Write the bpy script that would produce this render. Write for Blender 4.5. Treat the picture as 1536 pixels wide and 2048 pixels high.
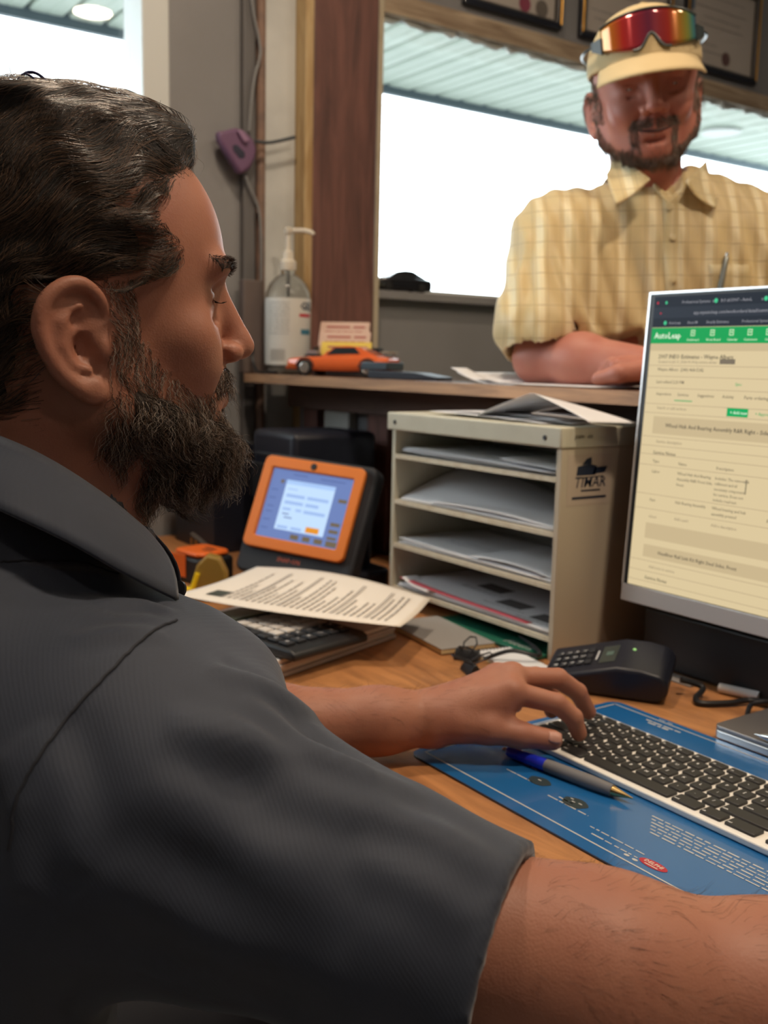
import bpy, bmesh, math, random
import numpy as np
from mathutils import Vector, Matrix, Euler

R = math.radians
scene = bpy.context.scene
for o in list(bpy.data.objects):
    bpy.data.objects.remove(o)

# ------------------------------------------------------------------ camera
FPX = 2011.0
PITCH, ROLL, YAW, CAMZ = math.atan(299 / FPX), 0.0216, -0.962, 1.14
_g = Vector((math.sin(YAW), math.cos(YAW), 0))           # ground direction of view (x right along the desk, y towards the counter)
_r = Vector((math.cos(YAW), -math.sin(YAW), 0))
FW = _g * math.cos(PITCH) - Vector((0, 0, 1)) * math.sin(PITCH)
_u = _r.cross(FW)
RT = _r * math.cos(ROLL) + _u * math.sin(ROLL)
UP = -_r * math.sin(ROLL) + _u * math.cos(ROLL)
cam_data = bpy.data.cameras.new('camera')
cam = bpy.data.objects.new('camera', cam_data)
scene.collection.objects.link(cam)
cam.matrix_world = Matrix(((RT.x, UP.x, -FW.x, 0), (RT.y, UP.y, -FW.y, 0), (RT.z, UP.z, -FW.z, CAMZ), (0, 0, 0, 1)))
cam_data.sensor_fit = 'VERTICAL'
cam_data.sensor_height = 36
cam_data.lens = 36 * FPX / 2048
cam_data.clip_start = 0.02
cam_data.dof.use_dof = True
cam_data.dof.focus_distance = 0.66
cam_data.dof.aperture_fstop = 9.5
scene.camera = cam


def P(px, py, d):
    """point seen at photo pixel px, py at depth d"""
    v = Vector((0, 0, CAMZ)) + (FW + RT * ((px - 768) / FPX) - UP * ((py - 1024) / FPX)) * d
    return (v.x, v.y, v.z)


# ------------------------------------------------------------------ sky, lamps, exposure
world = bpy.data.worlds.new('world')
scene.world = world
world.use_nodes = True
wn = world.node_tree
bg = wn.nodes['Background']
bg.inputs[0].default_value = (0.86, 0.93, 1.0, 1)
bg.inputs[1].default_value = 7.0


def area(name, loc, size, power, color, rot=(0, 0, 0), spread=180):
    l = bpy.data.lights.new(name, 'AREA')
    l.shape = 'DISK' if size < .5 else 'SQUARE'
    l.size = size
    l.energy = power
    l.color = color
    l.spread = R(spread)
    o = bpy.data.objects.new(name, l)
    o.location = loc
    o.rotation_euler = rot
    scene.collection.objects.link(o)
    return o


WARM = (1.0, 0.80, 0.60)
LAMPS = [(-0.10, 0.75, 2.64, 17), (-1.25, 0.65, 2.64, 12), (0.95, 0.1, 2.64, 4), (-0.7, 1.9, 2.64, 5), (0.3, 1.6, 2.64, 6), (-0.6, -0.9, 2.64, 1.5)]  # all out of view; the desk-end and rearmost ones are added fill
for i, (x, y, z, w) in enumerate(LAMPS):
    area('ceiling_lamp_light', (x, y, z), .16, w, WARM)

scene.view_settings.view_transform = 'Standard'
scene.view_settings.look = 'None'
scene.view_settings.exposure = 0.12
scene.view_settings.gamma = 1
scene.view_settings.use_curve_mapping = False
try:
    scene.cycles.use_denoising = True
    scene.cycles.max_bounces = 8
    scene.cycles.transparent_max_bounces = 12
    scene.cycles.sample_clamp_indirect = 6
    scene.cycles.caustics_reflective = False
    scene.cycles.caustics_refractive = False
except Exception:
    pass

# ------------------------------------------------------------------ materials
MATS = {}


def mat(name, color, rough=.6, metal=0, spec=.5, emit=None, es=1.0, trans=0, ior=1.45, sss=0, coat=0,
        noise=None, bump=None, wood=None, alpha=1, sheen=0):
    """noise=(scale, amount, color2)  bump=(scale, strength)  wood=(axis stretch xyz, dark colour, scale)"""
    if name in MATS:
        return MATS[name]
    m = bpy.data.materials.new(name)
    m.use_nodes = True
    nt = m.node_tree
    b = nt.nodes['Principled BSDF']
    I = b.inputs
    I['Base Color'].default_value = (*color, 1)
    I['Roughness'].default_value = rough
    I['Metallic'].default_value = metal
    I['Specular IOR Level'].default_value = spec
    I['Transmission Weight'].default_value = trans
    I['IOR'].default_value = ior
    I['Alpha'].default_value = alpha
    I['Coat Weight'].default_value = coat
    I['Sheen Weight'].default_value = sheen
    if sss:
        I['Subsurface Weight'].default_value = sss
        I['Subsurface Radius'].default_value = (1, .35, .2)
        I['Subsurface Scale'].default_value = .008
    if emit:
        I['Emission Color'].default_value = (*emit, 1)
        I['Emission Strength'].default_value = es
    tc = nt.nodes.new('ShaderNodeTexCoord')
    if wood:
        mp = nt.nodes.new('ShaderNodeMapping')
        mp.inputs['Scale'].default_value = wood[0]
        nt.links.new(tc.outputs['Object'], mp.inputs[0])
        n1 = nt.nodes.new('ShaderNodeTexNoise')
        n1.inputs['Scale'].default_value = wood[2]
        n1.inputs['Detail'].default_value = 8
        n1.inputs['Roughness'].default_value = .62
        n1.inputs['Distortion'].default_value = 1.2
        nt.links.new(mp.outputs[0], n1.inputs['Vector'])
        cr = nt.nodes.new('ShaderNodeValToRGB')
        cr.color_ramp.elements[0].position = .33
        cr.color_ramp.elements[0].color = (*wood[1], 1)
        cr.color_ramp.elements[1].position = .62
        cr.color_ramp.elements[1].color = (*color, 1)
        nt.links.new(n1.outputs['Fac'], cr.inputs[0])
        nt.links.new(cr.outputs[0], I['Base Color'])
        bp = nt.nodes.new('ShaderNodeBump')
        bp.inputs['Strength'].default_value = .15
        bp.inputs['Distance'].default_value = .001
        nt.links.new(n1.outputs['Fac'], bp.inputs['Height'])
        nt.links.new(bp.outputs[0], I['Normal'])
    if noise:
        n1 = nt.nodes.new('ShaderNodeTexNoise')
        n1.inputs['Scale'].default_value = noise[0]
        n1.inputs['Detail'].default_value = 6
        nt.links.new(tc.outputs['Object'], n1.inputs['Vector'])
        mx = nt.nodes.new('ShaderNodeMix')
        mx.data_type = 'RGBA'
        mx.inputs[6].default_value = (*color, 1)
        mx.inputs[7].default_value = (*noise[2], 1)
        mr = nt.nodes.new('ShaderNodeMapRange')
        mr.inputs[1].default_value = .42
        mr.inputs[2].default_value = .68
        mr.inputs[4].default_value = noise[1]
        nt.links.new(n1.outputs['Fac'], mr.inputs[0])
        nt.links.new(mr.outputs[0], mx.inputs[0])
        nt.links.new(mx.outputs[2], I['Base Color'])
    if bump:
        n2 = nt.nodes.new('ShaderNodeTexNoise')
        n2.inputs['Scale'].default_value = bump[0]
        n2.inputs['Detail'].default_value = 5
        nt.links.new(tc.outputs['Object'], n2.inputs['Vector'])
        bp = nt.nodes.new('ShaderNodeBump')
        bp.inputs['Strength'].default_value = bump[1]
        bp.inputs['Distance'].default_value = .002
        nt.links.new(n2.outputs['Fac'], bp.inputs['Height'])
        nt.links.new(bp.outputs[0], I['Normal'])
    MATS[name] = m
    return m


def screen_mat(name, color, es):
    return mat(name, (.01, .01, .01), rough=.5, spec=.12, emit=color, es=es)


# ------------------------------------------------------------------ mesh helpers
class MB:
    def __init__(s):
        s.v = []
        s.f = []

    def add(s, v, f):
        n = len(s.v)
        s.v += [tuple(p) for p in v]
        s.f += [tuple(i + n for i in q) for q in f]
        return s

    def box(s, c, d, rz=0, mtx=None):
        hx, hy, hz = d[0] / 2, d[1] / 2, d[2] / 2
        M = mtx if mtx is not None else Matrix.Translation(c) @ Matrix.Rotation(rz, 4, 'Z')
        v = [M @ Vector((x * hx, y * hy, z * hz)) for z in (-1, 1) for y in (-1, 1) for x in (-1, 1)]
        return s.add(v, [(0, 2, 3, 1), (4, 5, 7, 6), (0, 1, 5, 4), (2, 6, 7, 3), (0, 4, 6, 2), (1, 3, 7, 5)])

    def bx(s, x0, x1, y0, y1, z0, z1):
        return s.box(((x0 + x1) / 2, (y0 + y1) / 2, (z0 + z1) / 2), (x1 - x0, y1 - y0, z1 - z0))

    def tube(s, pts, r, n=10, cap=True):
        pts = [Vector(p) for p in pts]
        m = len(pts)
        rs = r if isinstance(r, (list, tuple)) else [r] * m
        v = []
        prev = None
        for i, p in enumerate(pts):
            t = (pts[min(i + 1, m - 1)] - pts[max(i - 1, 0)]).normalized()
            if prev is None:
                a = t.orthogonal().normalized()
            else:
                a = (prev - t * prev.dot(t)).normalized()
            prev = a
            b = t.cross(a)
            for k in range(n):
                q = 2 * math.pi * k / n
                v.append(p + (a * math.cos(q) + b * math.sin(q)) * rs[i])
        f = []
        for i in range(m - 1):
            for k in range(n):
                f.append((i * n + k, i * n + (k + 1) % n, (i + 1) * n + (k + 1) % n, (i + 1) * n + k))
        if cap:
            f.append(tuple(range(n - 1, -1, -1)))
            f.append(tuple((m - 1) * n + k for k in range(n)))
        return s.add(v, f)

    def lathe(s, prof, n=24, M=None):
        v = []
        for (r, z) in prof:
            for k in range(n):
                q = 2 * math.pi * k / n
                p = Vector((r * math.cos(q), r * math.sin(q), z))
                v.append(M @ p if M is not None else p)
        f = []
        m = len(prof)
        for i in range(m - 1):
            for k in range(n):
                f.append((i * n + k, i * n + (k + 1) % n, (i + 1) * n + (k + 1) % n, (i + 1) * n + k))
        f.append(tuple(range(n - 1, -1, -1)))
        f.append(tuple((m - 1) * n + k for k in range(n)))
        return s.add(v, f)

    def prism(s, poly, h0, h1, M=None):
        """poly list of (x,y), extruded in z"""
        n = len(poly)
        v = [Vector((x, y, h0)) for x, y in poly] + [Vector((x, y, h1)) for x, y in poly]
        if M is not None:
            v = [M @ p for p in v]
        f = [tuple(range(n - 1, -1, -1)), tuple(range(n, 2 * n))]
        for i in range(n):
            j = (i + 1) % n
            f.append((i, j, n + j, n + i))
        return s.add(v, f)

    def quadmap(s, fn, x0, x1, y0, y1, nx=2, ny=1):
        v = [fn(x0 + (x1 - x0) * i / nx, y0 + (y1 - y0) * j / ny) for j in range(ny + 1) for i in range(nx + 1)]
        f = [(j * (nx + 1) + i, j * (nx + 1) + i + 1, (j + 1) * (nx + 1) + i + 1, (j + 1) * (nx + 1) + i)
             for j in range(ny) for i in range(nx)]
        return s.add(v, f)

    def build(s, name, m, parent=None, smooth=True, bevel=0, solid=0, ang=35, subsurf=0, abs_=True):
        """vertices are in world coordinates; with a parent they are moved into its frame (abs_) or taken as its local ones"""
        me = bpy.data.meshes.new(name)
        V = s.v
        if parent is not None and abs_:
            Mi = world_of(parent).inverted()
            V = [tuple(Mi @ Vector(p)) for p in V]
        me.from_pydata([tuple(p) for p in V], [], s.f)
        me.update()
        return finish(name, me, m, parent, smooth, bevel, solid, ang, subsurf)


def world_of(o):
    M = o.matrix_basis.copy()
    while o.parent:
        o = o.parent
        M = o.matrix_basis @ M
    return M


def finish(name, me, m, parent=None, smooth=True, bevel=0, solid=0, ang=35, subsurf=0):
    if smooth:
        me.polygons.foreach_set('use_smooth', [True] * len(me.polygons))
        me.set_sharp_from_angle(angle=R(ang))
    for mm in (m if isinstance(m, (list, tuple)) else [m]):
        me.materials.append(mm)
    o = bpy.data.objects.new(name, me)
    scene.collection.objects.link(o)
    if parent is not None:
        o.parent = parent
    if solid:
        q = o.modifiers.new('solid', 'SOLIDIFY')
        q.thickness = solid
        q.offset = 0
    if bevel:
        q = o.modifiers.new('bevel', 'BEVEL')
        q.width = bevel
        q.segments = 3
        q.limit_method = 'ANGLE'
        q.angle_limit = R(40)
    if subsurf:
        q = o.modifiers.new('sub', 'SUBSURF')
        q.levels = subsurf
        q.render_levels = subsurf
    return o


def tag(o, label=None, cat=None, group=None, kind=None):
    if label:
        o['label'] = label
    if cat:
        o['category'] = cat
    if group:
        o['group'] = group
    if kind:
        o['kind'] = kind
    return o


def thing(name, label, cat, loc=(0, 0, 0), rz=0, group=None):
    o = bpy.data.objects.new(name, None)
    scene.collection.objects.link(o)
    o.empty_display_size = .03
    o.location = loc
    o.rotation_euler = (0, 0, rz)
    return tag(o, label, cat, group)


def struct(o):
    o['kind'] = 'structure'
    return o


_font_cache = {}


def text2d(s, size=1.0, align='LEFT', bold=0.0, shear=0.0):
    """outline text as (verts2d, faces)"""
    key = (s, align, bold, shear)
    if key not in _font_cache:
        c = bpy.data.curves.new('txt', 'FONT')
        c.body = s
        c.align_x = align
        c.resolution_u = 1
        c.offset = bold
        c.shear = shear
        o = bpy.data.objects.new('txt', c)
        scene.collection.objects.link(o)
        dg = bpy.context.evaluated_depsgraph_get()
        me = bpy.data.meshes.new_from_object(o.evaluated_get(dg))
        vs = [(v.co.x, v.co.y) for v in me.vertices]
        fs = [tuple(p.vertices) for p in me.polygons]
        bpy.data.objects.remove(o)
        bpy.data.curves.remove(c)
        bpy.data.meshes.remove(me)
        _font_cache[key] = (vs, fs)
    vs, fs = _font_cache[key]
    return [(x * size, y * size) for x, y in vs], fs


def put_text(mb, s, fn, x, y, size, align='LEFT', bold=0.0, shear=0.0, rot=0):
    """fn maps sheet coordinates (x, y) to a point"""
    vs, fs = text2d(s, size, align, bold, shear)
    c, sn = math.cos(rot), math.sin(rot)
    mb.add([fn(x + a * c - b * sn, y + a * sn + b * c) for a, b in vs], fs)


def plane_fn(o, ax, ay, lift=0.0):
    o, ax, ay = Vector(o), Vector(ax), Vector(ay)
    n = ax.cross(ay).normalized() * lift
    return lambda x, y: o + ax * x + ay * y + n


def catmull(pts, n=8):
    pts = [Vector(p) for p in pts]
    out = []
    for i in range(len(pts) - 1):
        p0, p1, p2, p3 = pts[max(i - 1, 0)], pts[i], pts[i + 1], pts[min(i + 2, len(pts) - 1)]
        for k in range(n):
            t = k / n
            out.append(.5 * ((2 * p1) + (p2 - p0) * t + (2 * p0 - 5 * p1 + 4 * p2 - p3) * t * t + (3 * p1 - p0 - 3 * p2 + p3) * t ** 3))
    out.append(pts[-1])
    return out


# ------------------------------------------------------------------ the room
DESK = 0.75
CT = 1.11          # counter top
XW = -2.1          # inner face of the window wall
M_wall = mat('wall_grey', (.25, .247, .25), rough=.85, noise=(3, .25, (.14, .135, .13)), bump=(120, .12))
M_wall_light = mat('drywall_pale', (.58, .59, .57), rough=.85, noise=(6, .5, (.36, .37, .36)), bump=(60, .1))
M_floor = mat('floor_concrete', (.34, .33, .32), rough=.6, noise=(4, .6, (.26, .25, .24)))
M_ceil = mat('ceiling_paint', (.5, .48, .45), rough=.9, bump=(80, .2))
M_post = mat('post_wood', (.19, .085, .068), rough=.55, wood=((14, 14, 1.2), (.085, .042, .036), 2.2))
M_rawwood = mat('raw_wood', (.55, .40, .21), rough=.7, wood=((10, 10, 1.5), (.36, .22, .09), 3))
M_header = mat('header_board', (.50, .39, .27), rough=.7, wood=((6, 1.0, 14), (.22, .15, .095), 2.5))
M_white = mat('white_frame', (.62, .64, .62), rough=.5)
M_cream = mat('cream_trim', (.52, .45, .33), rough=.6, noise=(20, .5, (.4, .33, .22)))
M_glass = bpy.data.materials.new('window_glass')
M_glass.use_nodes = True
_nt = M_glass.node_tree
_nt.nodes.clear()
_o = _nt.nodes.new('ShaderNodeOutputMaterial')
_m = _nt.nodes.new('ShaderNodeMixShader')
_t = _nt.nodes.new('ShaderNodeBsdfTransparent')
_g1 = _nt.nodes.new('ShaderNodeBsdfGlossy')
_t.inputs[0].default_value = (.96, .98, .97, 1)
_g1.inputs['Roughness'].default_value = .02
_m.inputs[0].default_value = .05
_nt.links.new(_t.outputs[0], _m.inputs[1])
_nt.links.new(_g1.outputs[0], _m.inputs[2])
_nt.links.new(_m.outputs[0], _o.inputs[0])
M_soffit = mat('soffit_metal', (.50, .58, .50), rough=.5, noise=(1.2, .6, (.43, .49, .44)))
M_fascia = mat('fascia_blue', (.11, .15, .175), rough=.5)
M_black = mat('black_plastic', (.012, .013, .016), rough=.4)
M_dark = mat('dark_plastic', (.02, .022, .028), rough=.55)

ZC = 2.7
X1, Y0, Y1 = 2.3, -1.7, 5.6


def sbox(name, x0, x1, y0, y1, z0, z1, m, bevel=0, parent=None):
    return struct(MB().bx(x0, x1, y0, y1, z0, z1).build(name, m, parent, bevel=bevel)) if parent is None else \
        MB().bx(x0, x1, y0, y1, z0, z1).build(name, m, parent, bevel=bevel)


sbox('floor', XW - .15, X1 + .1, Y0 - .1, Y1 + .1, -.1, 0, M_floor)
sbox('ceiling', XW - .15, X1 + .1, Y0 - .1, Y1 + .1, ZC, ZC + .1, M_ceil)
sbox('wall_right', X1, X1 + .1, Y0 - .1, Y1 + .1, 0, ZC, M_wall)
sbox('wall_back', XW - .12, X1 + .1, Y1, Y1 + .1, 0, ZC, M_wall)
sbox('wall_front', XW - .12, X1 + .1, Y0 - .1, Y0, 0, ZC, M_wall)
# window wall: left window opening y -1.0 .. .84, main opening y 1.40 .. 5.2
W1a, W1b, W1z0, W1z1 = -1.1, .835, 1.25, 2.42
W2a, W2b, W2z0, W2z1 = 1.405, 5.0, 1.315, 1.958
wl = MB()
wl.bx(XW - .12, XW, Y0 - .1, W1a, 0, ZC)
wl.bx(XW - .12, XW, W1a, W1b, 0, W1z0)
wl.bx(XW - .12, XW, W1a, W1b, W1z1, ZC)
wl.bx(XW - .12, XW, W1b, W2a, 0, ZC)
wl.bx(XW - .12, XW, W2a, W2b, 0, W2z0)
wl.bx(XW - .12, XW, W2a, W2b, 1.996, ZC)
wl.bx(XW - .12, XW, W2b, Y1, 0, ZC)
struct(wl.build('wall_left', M_wall, smooth=False))
# window_1 (left): white frame and jamb with a pane
w1 = struct(thing('window_1', None, None, (XW - .06, W1b, W1z0)))
f = MB()
f.bx(XW - .10, XW + .006, W1b - .008, W1b + .052, W1z0 - .04, W1z1)
f.bx(XW - .10, XW + .006, W1a - .02, W1a + .05, W1z0 - .04, W1z1)
f.bx(XW - .10, XW + .008, W1a - .02, W1b + .05, W1z0 - .05, W1z0 + .03)
f.bx(XW - .10, XW + .008, W1a - .02, W1b + .05, W1z1 - .04, W1z1 + .04)
f.build('window_frame', M_white, w1, bevel=.004)
MB().bx(XW - .066, XW - .062, W1a, W1b, W1z0, W1z1).build('pane', M_glass, w1, smooth=False)
# window_2 (main)
w2 = struct(thing('window_2', None, None, (XW - .06, W2a, W2z0)))
MB().bx(XW - .066, XW - .062, W2a, W2b, W2z0, 1.995).build('pane', M_glass, w2, smooth=False)
f = MB()
f.bx(XW - .10, XW - .03, W2a, W2b, W2z0 - .005, W2z0 + .012)
f.bx(XW - .10, XW - .03, W2b - .01, W2b, W2z0, 1.995)
f.build('window_frame', M_white, w2)
# ragged line of sealing foam under the header board
random.seed(4)
fo = MB()
pts = []
y = W2a
while y < W2b:
    pts.append((XW + .004 + random.uniform(-.008, .008), y, W2z1 - .003 + random.uniform(-.006, .004)))
    y += .025
fo.tube(pts, [random.uniform(.004, .012) for _ in pts], 8)
fo.build('foam_seal', mat('foam', (.75, .74, .68), rough=.9, bump=(200, .6)), w2)
# trims of the window wall
struct(MB().bx(XW, XW + .03, W2a - .005, W2b + .1, W2z1 - .004, 2.002).build('trim_1', M_header, bevel=.003))
struct(MB().bx(XW, XW + .035, W2a - .02, W2a + .006, CT - .3, ZC).build('trim_2', M_cream, bevel=.002))
struct(MB().bx(XW, XW + .05, 1.21, W2a - .018, 0, ZC).build('trim_3', M_post, bevel=.006))
struct(MB().bx(XW, XW + .055, 1.188, 1.209, 0, ZC).build('trim_4', M_rawwood, bevel=.002))
struct(MB().bx(XW, XW + .012, 1.105, 1.187, 0, ZC).build('trim_5', M_wall_light, bevel=.002))
struct(MB().tube([(XW + .012, 1.098, 0), (XW + .012, 1.098, 1.3), (XW + .012, 1.098, ZC)], .011, 12).build('trim_6', mat('rust_pipe', (.24, .15, .11), rough=.6, noise=(30, .7, (.12, .09, .08)))))
struct(MB().bx(XW, XW + .02, 1.052, 1.082, 0, ZC).build('trim_7', mat('grey_conduit', (.13, .125, .125), rough=.6), bevel=.004))
struct(MB().bx(XW - .02, XW + .03, W2a + .004, W2b, W2z0 - .02, W2z0).build('trim_8', M_wall, bevel=.002))

# canopy outside with ribbed soffit panels, fascia and a recessed light
XE = -3.9
ca = struct(thing('soffit', None, None, (XE, 1, 2.37)))
yy = -.6
random.seed(7)
M_rib = mat('soffit_seam', (.15, .18, .17), rough=.6)
panel_mesh = None
k = 0
while yy < 8.0:
    if panel_mesh is None:
        mbp = MB()
        mbp.prism([(0, .010), (.008, .001), (.060, 0), (.066, .003), (.072, 0), (.120, .001), (.128, .010), (.128, .03), (0, .03)], 0, XW - .13 - XE,
                  Matrix(((0, 0, 1, 0), (1, 0, 0, 0), (0, 1, 0, 0), (0, 0, 0, 1))))
        o = mbp.build('soffit_panel', M_soffit, ca, abs_=False, ang=20)
        panel_mesh = o.data
    else:
        o = bpy.data.objects.new('soffit_panel', panel_mesh)
        scene.collection.objects.link(o)
        o.parent = ca
    o.location = (0, yy - 1, -.004)
    yy += .143
MB().bx(XE, XW - .13, -.7, 8.1, 2.395, 2.41).build('soffit_backing', M_rib, ca)
struct(MB().bx(XE - .03, XE - .002, -.7, 8.1, 2.335, 2.43).build('fascia', M_fascia))
rl = thing('recessed_light', 'lit round ceiling light in the canopy outside, seen right of the standing man', 'light', (-3.5, 4.52, 2.352))
MB().lathe([(.10, 0), (.10, .012), (.078, .014), (.075, .004)], 32, Matrix.Translation((-3.5, 4.52, 2.352))).build('trim_ring', M_white, rl)
MB().lathe([(.073, .001), (.073, .006)], 32, Matrix.Translation((-3.5, 4.52, 2.352))).build('lens', mat('lamp_lens', (1, 1, 1), emit=(1, .97, .9), es=4), rl)
sbox('outdoor_ground', -14, XW - .12, -8, 12, -.12, -.02, mat('gravel', (.26, .26, .25), rough=.9, noise=(8, .5, (.2, .2, .2))))

# ceiling lamps of the room; two are added as fill, with matching housings
for i, (x, y, z, w) in enumerate(LAMPS):
    cl = thing('ceiling_lamp', 'round warm ceiling downlight ' + ('above the keyboard and blue mat', 'above the touch screen register', 'added as fill above the right end of the desk', 'behind the standing man, near the window wall', 'in the middle of the customer side', 'added as fill behind the seated man')[i], 'lamp', (x, y, ZC), 0, 'ceiling downlights of the room')
    MB().lathe([(.11, -.001), (.11, -.02), (.095, -.03), (.09, -.012), (.0, -.010)], 28, Matrix.Translation((x, y, ZC))).build('lamp_body', M_white, cl)

# ------------------------------------------------------------------ desk and counter
M_desk = mat('desk_wood', (.50, .225, .085), rough=.42, wood=((1.6, 9, 4), (.27, .115, .045), 3.2), coat=.15)
M_desk_edge = mat('desk_edge', (.30, .15, .07), rough=.6)
DX0, DX1, DY0, DY1 = XW + .02, .45, .49, 1.17
desk = thing('desk', 'long reddish brown wooden desk along the counter, under keyboard and papers', 'desk', (-.8, .83, 0))
MB().bx(DX0, DX1, DY0, DY1, DESK - .035, DESK).build('desktop', M_desk, desk, bevel=.003)
for x in (DX0 + .05, DX1 - .05):
    for y in (DY0 + .06, DY1 - .06):
        MB().bx(x - .03, x + .03, y - .03, y + .03, 0, DESK - .0355).build('leg', M_desk_edge, desk, bevel=.003)
MB().bx(DX0 + .02, DX1 - .02, DY1 - .06, DY1 - .035, .3, DESK - .0355).build('modesty_panel', M_desk_edge, desk)

M_count = mat('counter_wood', (.33, .19, .115), rough=.16, wood=((1.2, 8, 6), (.17, .10, .07), 3), coat=.8)
M_countedge = mat('counter_front_edge', (.50, .29, .16), rough=.55, wood=((1.2, 8, 14), (.30, .17, .10), 4))
CY0, CY1 = 1.035, 1.345
counter = thing('counter', 'wooden bar height service counter in front of the standing man', 'counter', (-.8, 1.2, 0))
MB().bx(XW + .056, .9, CY0 + .004, CY1, CT - .02, CT).build('countertop', M_count, counter, bevel=.002)
MB().bx(XW + .056, .9, CY0, CY0 + .0039, CT - .0195, CT - .0005).build('edge_band', M_countedge, counter)
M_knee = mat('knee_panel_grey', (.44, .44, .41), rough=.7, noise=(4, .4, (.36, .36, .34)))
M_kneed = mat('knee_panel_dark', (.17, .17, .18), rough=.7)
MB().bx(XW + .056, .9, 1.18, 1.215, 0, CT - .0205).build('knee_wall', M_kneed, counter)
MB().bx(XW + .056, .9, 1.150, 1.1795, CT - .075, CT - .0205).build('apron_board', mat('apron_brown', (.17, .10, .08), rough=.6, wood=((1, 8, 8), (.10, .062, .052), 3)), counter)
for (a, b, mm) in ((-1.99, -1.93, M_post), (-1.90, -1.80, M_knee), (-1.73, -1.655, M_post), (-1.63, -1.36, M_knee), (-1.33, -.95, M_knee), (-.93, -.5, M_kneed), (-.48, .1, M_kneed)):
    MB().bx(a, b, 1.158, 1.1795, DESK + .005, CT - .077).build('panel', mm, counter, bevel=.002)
for (x, z) in ((-1.612, 1.006), (-1.385, 1.006), (-1.612, .79)):
    MB().lathe([(.0045, 0), (.004, .002), (0.001, .0025)], 12, Matrix.Translation((x, 1.1578, z)) @ Matrix.Rotation(R(90), 4, 'X')).build('screw', M_dark, counter)

# ------------------------------------------------------------------ paper helpers
M_paper = mat('paper_white', (.72, .72, .74), rough=.85)
M_paperw = mat('paper_warm', (.80, .74, .66), rough=.85)
M_ink = mat('ink', (.10, .09, .09), rough=.8)
M_inkl = mat('ink_light', (.36, .33, .30), rough=.8)
M_inkblk = mat('ink_black', (.02, .02, .02), rough=.7)


def sheet(name, label, fn, w, h, m, nx=14, ny=10, group=None, cat='paper', thick=.0005):
    """a curved sheet as a thing of its own; fn(x, y) gives the world point"""
    c = fn(w / 2, h / 2)
    mb = MB().quadmap(fn, 0, w, 0, h, nx, ny)
    o = bpy.data.objects.new(name, None)
    me = bpy.data.meshes.new(name)
    V = [tuple(Vector(p) - Vector(c)) for p in mb.v]
    me.from_pydata(V, [], mb.f)
    me.update()
    bpy.data.objects.remove(o)
    o = finish(name, me, m, None, ang=60)
    o.location = c
    s = o.modifiers.new('solid', 'SOLIDIFY')
    s.thickness = thick
    s.offset = 0
    return tag(o, label, cat, group)


def lifted(fn, d=.0006):
    def g(x, y):
        p = Vector(fn(x, y))
        a = Vector(fn(x + .001, y)) - p
        b = Vector(fn(x, y + .001)) - p
        n = a.cross(b)
        n.normalize()
        return p + n * d
    return g


def text_lines(mb, fn, rows, h=.0018, seed=1):
    """rows of (x0, x1, y): broken dashes like lines of small unreadable print"""
    rnd = random.Random(seed)
    for x0, x1, y in rows:
        x = x0
        while x < x1:
            w = min(rnd.uniform(.003, .014), x1 - x)
            mb.quadmap(fn, x, x + w, y, y + h * rnd.uniform(.8, 1.1), max(1, int(w / .006)), 1)
            x += w + rnd.uniform(.0012, .003)


# ------------------------------------------------------------------ organizer
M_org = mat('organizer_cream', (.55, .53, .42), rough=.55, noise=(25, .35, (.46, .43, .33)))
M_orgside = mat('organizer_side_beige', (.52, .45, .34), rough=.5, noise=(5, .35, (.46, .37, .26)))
M_orgin = mat('organizer_inside', (.44, .44, .42), rough=.6)
M_orgedge = mat('shelf_front_edge', (.66, .60, .46), rough=.6, noise=(60, .5, (.5, .40, .25)))
OX0, OX1, OY0, OY1 = -1.315, -.935, .93, 1.14
org = thing('paper_organizer', 'cream literature organizer with open shelves of paper standing on the desk', 'organizer', (-1.125, 1.03, DESK))
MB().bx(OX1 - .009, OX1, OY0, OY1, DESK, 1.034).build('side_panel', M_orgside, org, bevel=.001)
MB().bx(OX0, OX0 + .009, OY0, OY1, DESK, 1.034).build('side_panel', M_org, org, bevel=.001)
MB().bx(OX0 + .0092, OX1 - .0092, OY1 - .006, OY1, DESK, 1.034).build('back_panel', M_orgin, org)
MB().bx(OX0 - .010, OX1 + .002, OY0 - .004, OY1, 1.0345, 1.062).build('top_panel', M_org, org, bevel=.0025)
SH = (.996, .923, .852, .781)
for z in SH:
    s = MB().bx(OX0 + .0092, OX1 - .0092, OY0 + .004, OY1 - .0062, z - .006, z).build('shelf', M_orgin, org)
    MB().bx(OX0 + .0092, OX1 - .0092, OY0 + .0005, OY0 + .0039, z - .0065, z + .0002).build('shelf_edge', M_orgedge, s)
for x in (OX0 + .012, OX1 - .028):
    MB().lathe([(.0035, 0), (.0032, .0012), (.001, .0014)], 12, Matrix.Translation((x, OY0 - .0041, 1.047)) @ Matrix.Rotation(R(90), 4, 'X')).build('screw', M_dark, org)
# company sticker and the scribble on the side (side faces +x; sheet x runs along +y)
sfn = plane_fn((OX1, .942, .958), (0, 1, 0), (0, 0, 1), .0006)
st = MB().quadmap(plane_fn((OX1, .942, .958), (0, 1, 0), (0, 0, 1), .0003), 0, .082, 0, .068, 1, 1)
sticker = st.build('sticker', mat('sticker_film', (.52, .43, .34), rough=.25), org)
M_navy = mat('print_navy', (.012, .02, .045), rough=.5)
pr = MB()
put_text(pr, 'TIMAR', sfn, .012, .024, .0205, bold=.006, shear=.2)
pr.quadmap(sfn, .026, .062, .0185, .0208, 1, 1)
pr.quadmap(sfn, .010, .074, .0085, .0118, 1, 1)
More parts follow.
